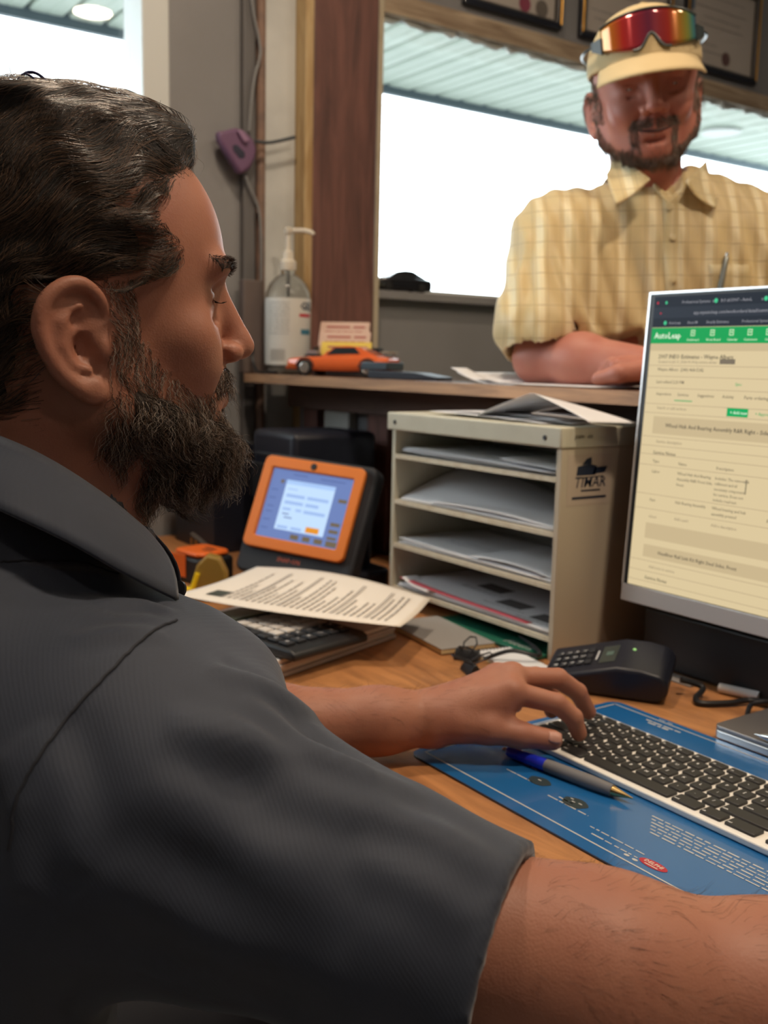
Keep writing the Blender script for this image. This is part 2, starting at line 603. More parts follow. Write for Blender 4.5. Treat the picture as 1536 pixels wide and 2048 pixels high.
# the small truck-like emblem above the name
for poly in ([(.016, .040), (.052, .040), (.054, .052), (.040, .055), (.018, .052)], [(.046, .041), (.070, .043), (.074, .051), (.050, .050)],
             [(.026, .054), (.044, .055), (.043, .064), (.034, .062)], [(.022, .036), (.066, .037), (.066, .0385), (.022, .0375)]):
    pr.add([sfn(a, b) for a, b in poly], [tuple(range(len(poly)))])
pr.build('logo_print', M_navy, sticker, smooth=False)
sc = MB()
sf2 = plane_fn((OX1 + .0021, .946, 1.047), (0, 1, 0), (0, 0, 1), .0004)
put_text(sc, 'pam  on', sf2, .004, 0, .010, shear=.3)
sc.build('handwriting', M_inkblk, org, smooth=False)


def shelf_sheet(i, x0, y0, z, w=.28, d=.2, rot=0., curl=(0, 0, 0), m=M_paper, label='', rows=None, grp=None, mk=None, solid=.0005):
    """curl = (left lift, front lift, wave)"""
    c, s = math.cos(rot), math.sin(rot)

    def fn(x, y):
        u, v = x / w, y / d
        zz = z + solid / 2 + curl[0] * max(0, 1 - u * 1.7) ** 2 + curl[1] * max(0, 1 - v * 2) ** 2 + curl[2] * math.sin(u * math.pi) + .0006
        return Vector((x0 + x * c - y * s, y0 + x * s + y * c, zz))
    o = sheet('paper_sheet', label, fn, w, d, m, group=grp, thick=solid)
    if rows or mk:
        mb = MB()
        if rows:
            text_lines(mb, lifted(fn, .0005 + solid / 2), rows, seed=i)
        if mk:
            mk(mb, lifted(fn, .0006 + solid / 2))
        mb.build('print', M_ink, o, smooth=False)
    return o


rnd = random.Random(3)
top_names = ('topmost shelf', 'second shelf from the top', 'third shelf from the top', 'lowest shelf')
# topmost shelf
shelf_sheet(1, -1.300, .940, .9965, .35, .18, .01, (.004, 0, .001), label='white paper stack base lying on the topmost organizer shelf', solid=.003)
shelf_sheet(2, -1.292, .936, .9998, .34, .18, -.015, (.006, .0, .003), label='curled white sheet uppermost on the topmost organizer shelf', rows=[(.16, .3, .03), (.17, .28, .04)])
shelf_sheet(3, -1.06, .934, 1.004, .11, .15, .03, (.006, 0, .002), label='small white slip at the right end of the topmost organizer shelf')
# second shelf
shelf_sheet(4, -1.295, .936, .9235, .355, .19, 0, (.0, 0, .001), label='flat white sheets at the bottom of the second organizer shelf', solid=.0025)


def big_curl(x, y):
    u, v = x / .30, y / .18
    return Vector((-1.300 + x * (1 - .08 * v), .936 + y * .92 + .004, .9265 + .050 * math.sin(min(1, v * 1.05) * 1.35) * max(0, 1 - u) ** .8))


sheet('paper_sheet', 'large grey white sheet bulging upwards on the second organizer shelf', big_curl, .30, .18, M_paper)
shelf_sheet(5, -1.215, .933, .9262, .272, .17, .012, (.003, 0, .006), label='white sheet with raised middle at the right of the second organizer shelf')
# third shelf
shelf_sheet(6, -1.300, .937, .8525, .36, .19, 0, (.0, 0, .001), label='thick wad of white paper lying on the third organizer shelf', solid=.003)
shelf_sheet(7, -1.298, .935, .8555, .33, .18, -.006, (.005, .0, .002), label='white sheet with faint lines lying left on the third organizer shelf', rows=[(.06, .2, .05), (.06, .17, .06), (.08, .19, .07)])
shelf_sheet(8, -1.115, .933, .8575, .17, .17, .03, (.004, .0, .007), label='white sheet bowed up at the right of the third organizer shelf')


# lowest shelf
def m_pics(mb, fn):
    for (x, y) in ((.085, .085), (.175, .045), (.268, .028)):
        mb.quadmap(fn, x, x + .058, y, y + .032, 4, 2)


shelf_sheet(9, -1.300, .937, .7815, .36, .19, 0, (.0, 0, .001), label='thick wad of white paper lying on the lowest organizer shelf', solid=.0045)
o = shelf_sheet(10, -1.285, .934, .7868, .345, .19, -.004, (.009, .0, .001), label='printed flyer with dark pictures on the lowest organizer shelf', mk=m_pics,
                rows=[(.07, .16, .075), (.07, .15, .067), (.16, .25, .036), (.25, .33, .02)])
for cx, col in ((.190, (.05, .25, .5)), (.20, (.55, .3, .05)), (.212, (.08, .35, .12))):
    MB().quadmap(lambda x, y: Vector((-1.285 + x, .934 + y, .7868 + .0024)), cx, cx + .008, .054, .064, 1, 1).build('colour_spot', mat('spot_%d' % int(cx * 1000), col, rough=.7), o, smooth=False)
shelf_sheet(11, -1.290, .9325, .7885, .30, .012, -.0006, (.008, .0, .0015), m=mat('red_stripe_paper', (.55, .10, .14), rough=.8), label='red edged slip poking out along the lowest organizer shelf')
shelf_sheet(12, -1.280, .930, .7895, .07, .03, -.06, (.010, .0, .001), label='small white note curling at the left end of the lowest shelf')
# on top of the organizer
shelf_sheet(13, -1.245, .950, 1.0625, .26, .15, -.02, (.004, .0, .003), label='flat white sheet lying left on top of the organizer')
shelf_sheet(14, -1.225, .962, 1.0665, .24, .11, .05, (.0, .0, .003), label='upper of the two flat sheets left on top of the organizer')


def tentf(x, y):
    # a sheet propped up like a tent: the ridge runs from front to back
    u, v = x / .26, y / .13
    h = .038 * (1 - abs(u - .52) / .52) ** .85 * (0.55 + .45 * (1 - v))
    return Vector((-1.13 + x * .86 + .010 * v, .948 + y * .6, 1.0658 + h))


tent = sheet('paper_sheet', 'printed sheet standing up like a tent on top of the organizer', tentf, .26, .13, M_paper, nx=26)
mb = MB()
text_lines(mb, lifted(tentf, .0009), [(.070, .125, .012 + .009 * i) for i in range(10)], seed=5)
mb.quadmap(lifted(tentf, .0009), .128, .134, .02, .10, 4, 6)
mb.build('print', M_inkl, tent, smooth=False)
shelf_sheet(15, -1.06, .938, 1.0625, .105, .07, .35, (.0, .0, .004), label='small folded slip at the front right of the organizer top')

# under the organizer: green folder, notebook, white papers
M_green = mat('green_card', (.012, .12, .075), rough=.5)
gf = thing('green_folder', 'dark green folder in the lowest gap of the organizer', 'folder', (-1.06, 1.0, DESK))
MB().bx(-1.18, -.948, .915, 1.12, DESK + .001, DESK + .006).build('cover', M_green, gf, bevel=.001)
gt = MB()
put_text(gt, 'Filters', plane_fn((-1.03, .925, DESK + .0062), (1, 0, 0), (0, 1, 0), .0004), 0, 0, .022, shear=.2)
gt.build('lettering', mat('faint_white', (.45, .5, .47), rough=.7), gf, smooth=False)
nb = thing('notebook', 'grey covered notebook with yellow edge lying left of the spiral pad', 'notebook', (-1.1, .9, DESK))
Mn = Matrix.Translation((-1.105, .872, DESK + .005)) @ Matrix.Rotation(R(-8), 4, 'Z')
MB().box(0, (.16, .085, .006), mtx=Mn).build('pages', mat('page_edge', (.62, .50, .28), rough=.8), nb)
MB().box(0, (.161, .086, .001), mtx=Mn @ Matrix.Translation((0, 0, .0036))).build('cover', mat('grey_card', (.30, .29, .28), rough=.7), nb)
sp = thing('spiral_pad', 'white spiral bound note pad in front of the green folder', 'note pad', (-.96, .88, DESK))
Mn = Matrix.Translation((-.953, .878, DESK + .0035)) @ Matrix.Rotation(R(-10), 4, 'Z')
MB().box(0, (.11, .055, .005), mtx=Mn).build('pages', M_paper, sp, bevel=.0008)
MB().box(0, (.112, .058, .001), mtx=Mn @ Matrix.Translation((0, 0, -.003))).build('back_board', mat('card_tan', (.55, .42, .22), rough=.8), sp)
for i in range(9):
    Mr = Mn @ Matrix.Translation((-.053, -.022 + i * .0055, .0005))
    MB().tube([Mr @ Vector((.004 * math.cos(a), 0, .004 * math.sin(a))) for a in [j * math.pi / 5 for j in range(10)]], .0006, 6).build('wire_ring', M_dark, sp)


# ------------------------------------------------------------------ binder clips and their cable
def binder_clip(x, y, rz, label):
    c = thing('binder_clip', label, 'clip', (x, y, DESK + .0005), rz)
    MB().prism([(-.010, 0), (.010, 0), (.0095, .003), (.002, .014), (-.002, .014), (-.0095, .003)], -.0165, .0165,
               Matrix(((0, 0, 1, 0), (1, 0, 0, 0), (0, 1, 0, 0), (0, 0, 0, 1)))).build('body', M_black, c, abs_=False, bevel=.001)
    for sgn in (-1, 1):
        MB().tube([(-.007, sgn * .002, .0135), (-.009, sgn * .014, .019), (-.004, sgn * .026, .024), (.004, sgn * .026, .024), (.009, sgn * .014, .019), (.007, sgn * .002, .0135)], .0012, 6).build('wire_handle', M_dark, c, abs_=False)


binder_clip(-.952, .805, R(-20), 'black binder clip lying nearest the hand on the desk')
binder_clip(-1.000, .838, R(35), 'black binder clip behind the first one, beside the note pad')
tag(MB().tube(catmull([(-.975, .845, DESK + .006), (-.95, .87, DESK + .02), (-.93, .90, DESK + .014), (-.96, .925, DESK + .012), (-1.02, .95, DESK + .012)]), .0028, 8).build('cable', M_black),
    'thin black cable running from the binder clips into the organizer gap', 'cable')

# ------------------------------------------------------------------ desk mat
MX0, MX1, MY0, MY1 = -.777, -.02, .577, .878
M_mat = mat('mat_blue', (.012, .105, .30), rough=.22, noise=(5, .35, (.02, .14, .36)), coat=.3)
dm = thing('desk_mat', 'glossy blue printed counter mat under the keyboard', 'desk mat', (-.5, .72, DESK))


def rrect(x0, x1, y0, y1, r, n=5):
    out = []
    for cx, cy, a0 in ((x1 - r, y1 - r, 0), (x0 + r, y1 - r, 90), (x0 + r, y0 + r, 180), (x1 - r, y0 + r, 270)):
        for i in range(n + 1):
            a = R(a0 + 90 * i / n)
            out.append((cx + r * math.cos(a), cy + r * math.sin(a)))
    return out


MB().prism(rrect(MX0, MX1, MY0, MY1, .015), DESK + .0001, DESK + .0016).build('rubber_base', M_black, dm)
MB().prism(rrect(MX0, MX1, MY0, MY1, .015), DESK + .0016, DESK + .0026).build('printed_face', M_mat, dm)
mf = plane_fn((0, 0, DESK + .0026), (1, 0, 0), (0, 1, 0), .0003)
mb = MB()
bx0, bx1, by0, by1, bw = MX0 + .0095, MX1 - .0095, MY0 + .0135, MY1 - .0095, .0016
for a in ((bx0, bx1, by0, by0 + bw), (bx0, bx1, by1 - bw, by1), (bx0, bx0 + bw, by0, by1), (bx1 - bw, bx1, by0, by1)):
    mb.quadmap(mf, *a, 1, 1)
M_bord = mat('mat_print_pale', (.50, .50, .48), rough=.5)
mb.build('border_line', M_bord, dm, smooth=False)
mb = MB()
for i in range(6):
    text_lines(mb, mf, [(-.545 + .004 * i, -.405 + .01 * (i % 3), .672 - i * .0052)], h=.0016, seed=i)
tag(mb.build('text_block', M_bord, dm, smooth=False), kind='stuff')
mb = MB()
text_lines(mb, mf, [(-.690, -.655, .632), (-.700, -.672, .655), (-.625, -.575, .624), (-.617, -.600, .630), (-.56, -.50, .611), (-.78 + .075, -.685, .871), (-.55, -.50, .602)], h=.0014, seed=22)
text_lines(mb, mf, [(-.712, -.665, .8575), (-.705, -.675, .852)], h=.0028, seed=9)
text_lines(mb, mf, [(-.35 + .0 * i, -.18, .68 - i * .006) for i in range(9)], h=.0016, seed=40)
for (x, y) in ((-.508, .599), (-.499, .5985)):
    mb.add([mf(x + .0028 * math.cos(a), y + .0016 * math.sin(a)) for a in [j * math.pi / 6 for j in range(12)]], [tuple(range(12))])
tag(mb.build('mat_lettering', M_bord, dm, smooth=False), kind='stuff')
mb = MB()
for (x, y, rx, ry) in ((-.652, .640, .0125, .0085), (-.600, .634, .0135, .0095), (-.69, .660, .008, .004), (-.30, .62, .014, .01), (-.25, .62, .014, .01)):
    mb = MB()
    mb.add([mf(x + rx * math.cos(a) * (1 + .08 * math.sin(5 * a)), y + ry * math.sin(a)) for a in [j * math.pi / 10 for j in range(20)]], [tuple(range(20))])
    mb.build('picture_print', mat('print_gunmetal', (.025, .04, .045), rough=.4), dm, smooth=False)
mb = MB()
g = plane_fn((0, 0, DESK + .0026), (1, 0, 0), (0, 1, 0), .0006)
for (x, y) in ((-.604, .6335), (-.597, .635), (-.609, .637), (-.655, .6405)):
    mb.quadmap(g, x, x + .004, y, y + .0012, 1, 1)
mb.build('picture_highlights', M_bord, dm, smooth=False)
# red oval logo with pale lettering
mb = MB()
ox, oy = -.4855, .6045
mb.add([mf(ox + .0135 * math.cos(a), oy + .0056 * math.sin(a)) for a in [j * math.pi / 14 for j in range(28)]], [tuple(range(28))])
ov = mb.build('oval_logo', mat('logo_red', (.42, .02, .04), rough=.4), dm, smooth=False)
mb = MB()
put_text(mb, 'DELPHI', g, ox, oy - .001, .0056, 'CENTER', .02)
mb.quadmap(g, ox - .006, ox + .007, oy - .0038, oy - .0028, 1, 1)
mb.build('logo_lettering', mat('logo_cream', (.75, .6, .5), rough=.5), ov, smooth=False)

# ------------------------------------------------------------------ keyboard
KU = .01905
KX0, KY0, KZ = -.752, .693, DESK + .003
kb = thing('keyboard', 'white keyboard with black keys lying on the blue mat', 'keyboard', (KX0 + .215, KY0 + .06, KZ))
M_kbody = mat('keyboard_body', (.80, .77, .72), rough=.35)
M_key = mat('key_black', (.016, .016, .018), rough=.45)
MB().prism(rrect(KX0, KX0 + .430, KY0, KY0 + .121, .006), KZ + .0002, KZ + .0065).build('body', M_kbody, kb, bevel=.0015)
rows = [
    [(1.6, 'ctrl'), (1.45, 'alt'), (1.65, 'cmd'), (5.6, ''), (1.6, 'cmd'), (1.35, 'alt'), (1.75, 'ctrl')],
    [(2.25, 'shift')] + [(1, c) for c in 'ZXCVBNM,./'] + [(2.75, 'shift')],
    [(1.75, 'caps')] + [(1, c) for c in "ASDFGHJKL;'"] + [(2.25, 'return')],
    [(1.5, 'tab')] + [(1, c) for c in 'QWERTYUIOP[]'] + [(1.5, '\\')],
    [(1, c) for c in '`1234567890-='] + [(2, 'delete')],
    [(1.07, c) for c in ['esc'] + ['F%d' % i for i in range(1, 13)]] + [(1.09, '')],
]
extra = [(15.35, 0, '<'), (16.35, 0, 'v'), (17.35, 0, '>'), (16.35, 1, '^')]
for r_ in (3, 4, 5):
    for c_ in range(3):
        extra.append((15.35 + c_, r_, ''))
for r_ in range(5):
    for c_ in range(4):
        extra.append((18.45 + c_, r_, '123456789'[(r_ - 1) * 3 + c_] if 1 <= r_ <= 3 and c_ < 3 else ''))
key_meshes = {}
leg = MB()
kfn = plane_fn((0, 0, KZ + .0093), (1, 0, 0), (0, 1, 0), .0002)


def add_key(x, y, w, h, t):
    k = (round(w, 4), round(h, 4))
    if k not in key_meshes:
        mbk = MB()
        a = rrect(-w / 2, w / 2, -h / 2, h / 2, .0015, 2)
        b = rrect(-w / 2 + .0006, w / 2 - .0006, -h / 2 + .0006, h / 2 - .0006, .0013, 2)
        n = len(a)
        mbk.add([(p[0], p[1], 0) for p in a] + [(p[0], p[1], .0022) for p in a] + [(p[0], p[1], .0027) for p in b],
                [tuple(range(n - 1, -1, -1)), tuple(range(2 * n, 3 * n))] + [(L * n + i, L * n + (i + 1) % n, (L + 1) * n + (i + 1) % n, (L + 1) * n + i) for L in (0, 1) for i in range(n)])
        o = mbk.build('key', M_key, kb, abs_=False)
        key_meshes[k] = o.data
    else:
        o = bpy.data.objects.new('key', key_meshes[k])
        scene.collection.objects.link(o)
        o.parent = kb
    o.location = (x - kb.location.x, y - kb.location.y, .0065)
    if t:
        if len(t) == 1:
            put_text(leg, t, kfn, x, y - .0016, .0048, 'CENTER', .03)
        else:
            put_text(leg, t, kfn, x - w / 2 + .0018 if w > .02 else x - .0045, y - h / 2 + .002, .0030, 'LEFT', .03)


yk = KY0 + .0055
for ri, row in enumerate(rows):
    x = KX0 + .0055
    hh = KU if ri < 5 else KU * .8
    for w, t in row:
        add_key(x + w * KU / 2, yk + hh / 2, w * KU - .0040, hh - .0040, t)
        x += w * KU
    yk += hh
for c_, r_, t in extra:
    hh = KU if r_ < 5 else KU * .8
    add_key(KX0 + .0055 + (c_ + .5) * KU, KY0 + .0055 + r_ * KU + hh / 2, KU - .003, hh - .003 if not (r_ == 0 and c_ < 18) else hh - .004, t)
leg.build('key_legends', mat('legend_white', (.75, .75, .75), rough=.5), kb, smooth=False)


# ------------------------------------------------------------------ pen on the mat
def pen(name, label, a, b, body, grip, tip, clip_m, r=.0045):
    a, b = Vector(a), Vector(b)
    d = (b - a)
    L = d.length
    q = d.to_track_quat('Z', 'Y').to_matrix().to_4x4()
    M = Matrix.Translation(a) @ q
    t = thing(name, label, 'pen', tuple(a))
    MB().lathe([(.0018, 0), (.0026, .001), (.0026, .006), (.0018, .0072)], 14, M).build('push_button', clip_m, t)
    MB().lathe([(r * .85, .0075), (r, .010), (r * 1.03, L * .36)], 18, M).build('upper_barrel', body, t)
    MB().lathe([(r * 1.03, L * .36), (r * 1.08, L * .42), (r * 1.12, L * .7), (r * .95, L * .86)], 18, M).build('grip', grip, t)
    MB().lathe([(r * .8, L * .86), (r * .62, L * .9), (.0009, L - .002), (.0004, L)], 16, M).build('tip', tip, t)
    return t, M, L


M_gripg = mat('pen_grey', (.15, .145, .15), rough=.55)
M_penblue = mat('pen_blue', (.015, .03, .55), rough=.15, coat=.6)
M_brass = mat('brass', (.75, .52, .22), rough=.25, metal=1)
M_chrome = mat('chrome', (.75, .75, .75), rough=.18, metal=1)
pz = DESK + .0095
t, Mp, Lp = pen('pen', 'blue and grey ballpoint pen lying on the blue mat before the keyboard', (-.7185, .6525, pz), (-.5700, .6760, pz - .001), M_penblue, M_gripg, M_brass, M_chrome, .0060)
MB().box(0, (.0022, .0035, .036), mtx=Mp @ Matrix.Rotation(R(-70), 4, 'Z') @ Matrix.Translation((.0066, 0, .030))).build('clip', M_penblue, t, bevel=.0008)

# ------------------------------------------------------------------ closed laptop with a pen on it
lap = thing('laptop', 'closed silver laptop lying behind the blue mat, beside the black cable', 'laptop', (-.48, .93, DESK))
M_alu = mat('aluminium', (.62, .62, .62), rough=.3, metal=.9)
M_aludk = mat('aluminium_lid', (.30, .28, .28), rough=.38, metal=.85)
MB().prism(rrect(-.640, -.330, .8795, 1.022, .008), DESK + .003, DESK + .0115).build('base', M_alu, lap, bevel=.001)
MB().prism(rrect(-.640, -.330, .880, 1.022, .008), DESK + .0118, DESK + .0165).build('lid', M_aludk, lap, bevel=.001)
for x in (-.61, -.36):
    for y in (.90, 1.0):
        MB().lathe([(.006, 0), (.006, .0032)], 12, Matrix.Translation((x, y, DESK))).build('rubber_foot', M_black, lap)
M_ivory = mat('ivory_plastic', (.70, .64, .45), rough=.35)
pen('pen', 'ivory pen with a silver tip lying on the closed laptop', (-.470, .905, DESK + .0222), (-.590, .880, DESK + .0215), M_ivory, M_ivory, M_chrome, M_ivory, .0055)

# ------------------------------------------------------------------ monitor
mon = thing('monitor', 'large silver edged monitor showing a cream work order page', 'monitor', (-.56, 1.06, DESK))
# face plane: bottom left corner at (x0, y0, z0), leaning back by 3 degrees
lean = R(3.2)
mo = Vector((-.8835, .999, .838))
mx, my = Vector((1, 0, 0)), Vector((0, math.sin(lean), math.cos(lean)))
mn = Vector((0, -math.cos(lean), math.sin(lean)))
MW, MH = .655, .398
MM = Matrix((( 1, 0, 0, mo.x), (0, my.y, -mn.y, mo.y), (0, my.z, -mn.z, mo.z), (0, 0, 0, 1)))   # local x right, y up, z into the monitor
M_sil = mat('monitor_silver', (.50, .50, .51), rough=.35, metal=.3)
MB().prism(rrect(0, MW, 0, MH, .006), .0022, .012, MM).build('housing', M_sil, mon, bevel=.0015)
MB().prism(rrect(.10, MW - .10, .03, .225, .02), .0123, .032, MM).build('rear_cover', M_dark, mon, bevel=.004)
MB().prism([(0, 0), (MW, 0), (MW, .0225), (0, .0225)], -.0005, .0021, MM).build('chin', M_sil, mon, bevel=.001)
MB().prism([(.0028, .0226), (MW - .0028, .0226), (MW - .0028, MH - .0028), (.0028, MH - .0028)], .0002, .0021, MM).build('black_bezel', M_black, mon)
ring = MB()
for a in ((0, .0026, .0226, MH), (MW - .0026, MW, .0226, MH), (.0027, MW - .0027, MH - .0026, MH)):
    ring.prism([(a[0], a[2]), (a[1], a[2]), (a[1], a[3]), (a[0], a[3])], -.0008, .0021, MM)
ring.build('silver_rim', mat('rim_silver', (.75, .76, .78), rough=.25, metal=.5), mon)
MB().bx(-.87, -.42, 1.03, 1.145, DESK + .0005, DESK + .078).build('stand_base', M_black, mon, bevel=.005)
MB().bx(-.62, -.50, 1.040, 1.075, DESK + .0785, 1.0).build('stand_neck', M_dark, mon, bevel=.004)
# --- what the screen shows: u right, v down, metres from the upper left outer corner of the screen area
SU, SV = .0030, MH - .0028


def sfn_at(l):
    return lambda u, v: MM @ Vector((u, MH - v, -l))


def srect(name, col, es, rects, l, parent):
    mbs = MB()
    for (u0, u1, v0, v1) in rects:
        mbs.quadmap(sfn_at(l), u0, u1, v1, v0, 1, 1)
    return mbs.build(name, screen_mat(name + '_%d' % int(l * 1e5), col, es), parent, smooth=False)


CU = .0235     # where the lit area starts on the left
scr = srect('screen', (.66, .53, .31), 1.0, [(.0095, MW - .009, .0060, MH - .0235)], .0001, mon)
srect('browser_bar', (.012, .018, .030), .9, [(.0095, MW - .009, .0060, .0445)], .0003, scr)
srect('browser_strip', (.022, .030, .045), .9, [(.0095, MW - .009, .0195, .0330)], .0005, scr)
srect('header_band', (.0, .36, .085), .9, [(.0095, MW - .009, .0450, .0645)], .0003, scr)
srect('page_band', (.575, .45, .26), .95, [(.0095, MW - .009, .0647, .0735), (.026, MW - .009, .1555, .1775), (.030, MW - .009, .291, .311), (.030, MW - .009, .319, .335)], .0003, scr)
lines = [(.0095, MW - .009, v, v + .0006) for v in (.0915, .1050, .1195, .1395, .151, .181, .1925, .2035, .217, .254, .273, .3395, .353, .366)]
srect('rule_lines', (.42, .31, .19), .95, lines, .0005, scr)


def stext(name, col, es, items, l=.0007):
    mbs = MB()
    for (s_, u, v, size) in items:
        vs, fs = text2d(s_, size, 'LEFT', .012)
        g_ = sfn_at(l)
        mbs.add([g_(u + a, v + size * .35 - b) for a, b in vs], fs)
    return mbs.build(name, screen_mat(name, col, es), scr, smooth=False)


stext('header_logo', (.85, .95, .75), .95, [('AutoLeap', .015, .0545, .0105)])
stext('header_text', (.70, .90, .60), .9, [('Dashboard', .066, .0600, .0040), ('Work Board', .094, .0600, .0040), ('Calendar', .124, .0600, .0040), ('Customers', .147, .0600, .0040), ('Catalog', .175, .0600, .0040), ('Reports', .20, .0600, .0040), ('Settings', .228, .0600, .0040)])
stext('tab_text', (.33, .33, .36), .8, [('Professional Systems', .053, .0140, .0050), ('RO #13907 - AutoL', .110, .0140, .0052), ('Mitchell', .182, .0140, .0052), ('x', .098, .0140, .005), ('x', .165, .0140, .005),
                                        ('app.myautoleap.com/workorders/detail/summary/5c1f4f13', .072, .0272, .0056), ('AutoLeap', .036, .0390, .0046), ('Sheet M', .064, .0390, .0046), ('Shopify Estimates', .092, .0390, .0046), ('Professional System', .142, .0390, .0046)])
stext('page_text_bold', (.075, .062, .045), .9, [('2007 INEO Estimates - Wayne Albers', .0245, .0805, .0072), ('Wheel Hub And Bearing Assembly R&R Right - Side, Front', .046, .1660, .0070), ('Service Notes', .031, .2010, .0062),
                                                 ('Headliner Rail Link Kit Right Steel Sides, Front', .054, .3270, .0062), ('Service Notes', .037, .3610, .0062)])
stext('page_text', (.17, .135, .09), .9, [('Wayne Albers  (240) 468-5242', .0250, .0965, .0056), ('Last edited 2:20 PM', .0250, .1120, .0054), ('Inspections', .027, .1270, .0052), ('Services', .060, .1270, .0052), ('Suggestions', .090, .1270, .0052),
                                          ('Activity', .126, .1270, .0052), ('Parts ordering', .156, .1270, .0056), ('Type', .0315, .2120, .0052), ('Name', .0720, .2120, .0052), ('Description', .128, .2120, .0052), ('Cost', .215, .2120, .0052),
                                          ('Labor', .032, .2250, .0052), ('Wheel Hub And Bearing', .072, .2240, .0050), ('Assembly R&R Front Side,', .072, .2310, .0050), ('Front', .072, .2380, .0050),
                                          ('Includes: The removal &', .128, .2240, .0048), ('refitment and all', .128, .2305, .0048), ('necessary components', .128, .2370, .0048), ('for service. Does not', .128, .2435, .0048), ('include road test', .128, .2500, .0048),
                                          ('Part', .033, .2615, .0052), ('Hub Bearing Assembly', .073, .2600, .0050), ('Wheel bearing and hub', .128, .2600, .0050), ('assembly pressed', .128, .2670, .0050), ('$148.00', .203, .2650, .0050)])
stext('page_text_faint', (.33, .25, .16), .9, [('Created on Jul 11, 2024 09:14 by service writer', .0245, .0870, .0046), ('Search or add services', .030, .1445, .0050), ('Service description', .034, .1868, .0052), ('Select', .034, .2825, .0050), ('Add a part', .074, .2805, .0050),
                                               ('Add a description', .129, .2805, .0050), ('Add note to service', .042, .3465, .0050)])
srect('status_chip', (.20, .16, .11), .9, [(.117, .1385, .0830, .0890)], .0005, scr)
srect('action_button', (.0, .38, .10), .95, [(.1345, .1635, .1400, .1500)], .0006, scr)
stext('button_text', (.8, .95, .75), .9, [('+ Add new', .139, .1450, .0052)], .0009)
stext('green_text', (.03, .40, .13), .9, [('+ Approve', .173, .1450, .0050), ('Sync', .142, .1120, .0050)])
srect('tab_underline', (.0, .40, .12), .9, [(.056, .083, .1340, .1352)], .0006, scr)
srect('scroll_thumb', (.25, .21, .13), .9, [(.1705, .1722, .2215, .2385)], .0006, scr)
# round and square icons
ic = MB()
for (u, v, r_) in ((.0155, .0140, .0016), (.0215, .0270, .0012)):
    ic.add([sfn_at(.0007)(u + r_ * math.cos(a), v - r_ * math.sin(a)) for a in [j * math.pi / 8 for j in range(16)]], [tuple(range(16))])
ic.build('close_dot', screen_mat('dot_red', (.5, .02, .05), 1), scr, smooth=False)
ic = MB()
for (u, v, r_) in ((.0290, .0140, .0018), (.103, .0140, .0026), (.171, .0140, .0026), (.0300, .0390, .0024)):
    ic.add([sfn_at(.0007)(u + r_ * math.cos(a), v - r_ * 1.1 * math.sin(a)) for a in [j * math.pi / 4 + .39 for j in range(8)]], [tuple(range(8))])
ic.build('tab_icon', screen_mat('icon_green', (.05, .55, .25), 1), scr, smooth=False)
ic = MB()
for u in (.074, .1025, .1295, .1545, .179, .205, .233):
    for (a0, a1, b0, b1) in ((0, .0062, 0, .0010), (0, .0062, .0062, .0072), (0, .0010, 0, .0072), (.0052, .0062, 0, .0072), (.002, .0044, .0026, .0042)):
        ic.quadmap(sfn_at(.0007), u + a0 - .003, u + a1 - .003, .0482 + b1, .0482 + b0, 1, 1)
ic.build('header_icon', screen_mat('icon_pale', (.65, .9, .55), .9), scr, smooth=False)
ic = MB()
for (u, v, r_) in ((.1945, .1275, .0034),):
    ic.add([sfn_at(.0007)(u + r_ * math.cos(a), v - r_ * math.sin(a)) for a in [j * math.pi / 8 for j in range(16)]], [tuple(range(16))])
ic.build('count_badge', screen_mat('badge_dark', (.02, .08, .05), 1), scr, smooth=False)

# ------------------------------------------------------------------ payment terminal, cable, small things
M_navyblk = mat('device_black', (.010, .012, .022), rough=.42)
pt = thing('payment_terminal', 'black keypad payment terminal lying between organizer and keyboard', 'payment terminal', (-.80, .93, DESK))
ang = math.atan2(.055, .075)
# wedge: keypad end low at (-.865,.855), rear end high at (-.745,.965)
Mt = Matrix.Translation((-.882, .872, DESK + .0092)) @ Matrix.Rotation(R(33), 4, 'Z') @ Matrix.Rotation(R(11.5), 4, 'X')
prof = [(0, 0), (.140, 0), (.150, .010), (.150, .026), (.142, .036), (.120, .040), (.09, .040), (0, .014)]
MB().prism(prof, -.042, .042, Mt @ Matrix(((1, 0, 0, 0), (0, 0, -1, 0), (0, 1, 0, 0), (0, 0, 0, 1)))).build('housing', M_navyblk, pt, bevel=.005)
sl = math.atan2(.026, .09)


def tfn(lift):
    def fn(x, y):
        return Mt @ Vector((x * math.cos(sl) + .001, y, .0143 + x * math.sin(sl) + lift))
    return fn


for i in range(5):
    for j in range(3):
        x0, y0 = .008 + i * .0105, .020 - j * .015
        kk = MB()
        a = tfn(.0002)
        b = tfn(.0022)
        q = [(x0, y0), (x0 + .0075, y0), (x0 + .0075, y0 - .0115), (x0, y0 - .0115)]
        kk.add([a(*p) for p in q] + [b(*p) for p in q], [(0, 1, 2, 3), (4, 7, 6, 5), (0, 4, 5, 1), (1, 5, 6, 2), (2, 6, 7, 3), (3, 7, 4, 0)])
        kk.build('key', M_dark, pt, smooth=False)
kl = MB()
for i in range(4):
    for j in range(3):
        t_ = '123456789*0#'[(3 - i) * 3 + j]
        vs, fs = text2d(t_, .0075, 'CENTER', .03)
        g_ = tfn(.0026)
        kl.add([g_(.011 + i * .0105 + b_, .0145 - j * .015 - a_) for a_, b_ in vs], fs)
kl.quadmap(tfn(.0008), .062, .0645, .012, -.012, 1, 1)
kl.build('key_legends', mat('legend_grey', (.45, .45, .45), rough=.6), pt, smooth=False)
MB().quadmap(tfn(.0006), .068, .088, .022, -.022, 1, 1).build('display', mat('lcd', (.035, .05, .05), rough=.15, coat=.5), pt, smooth=False)
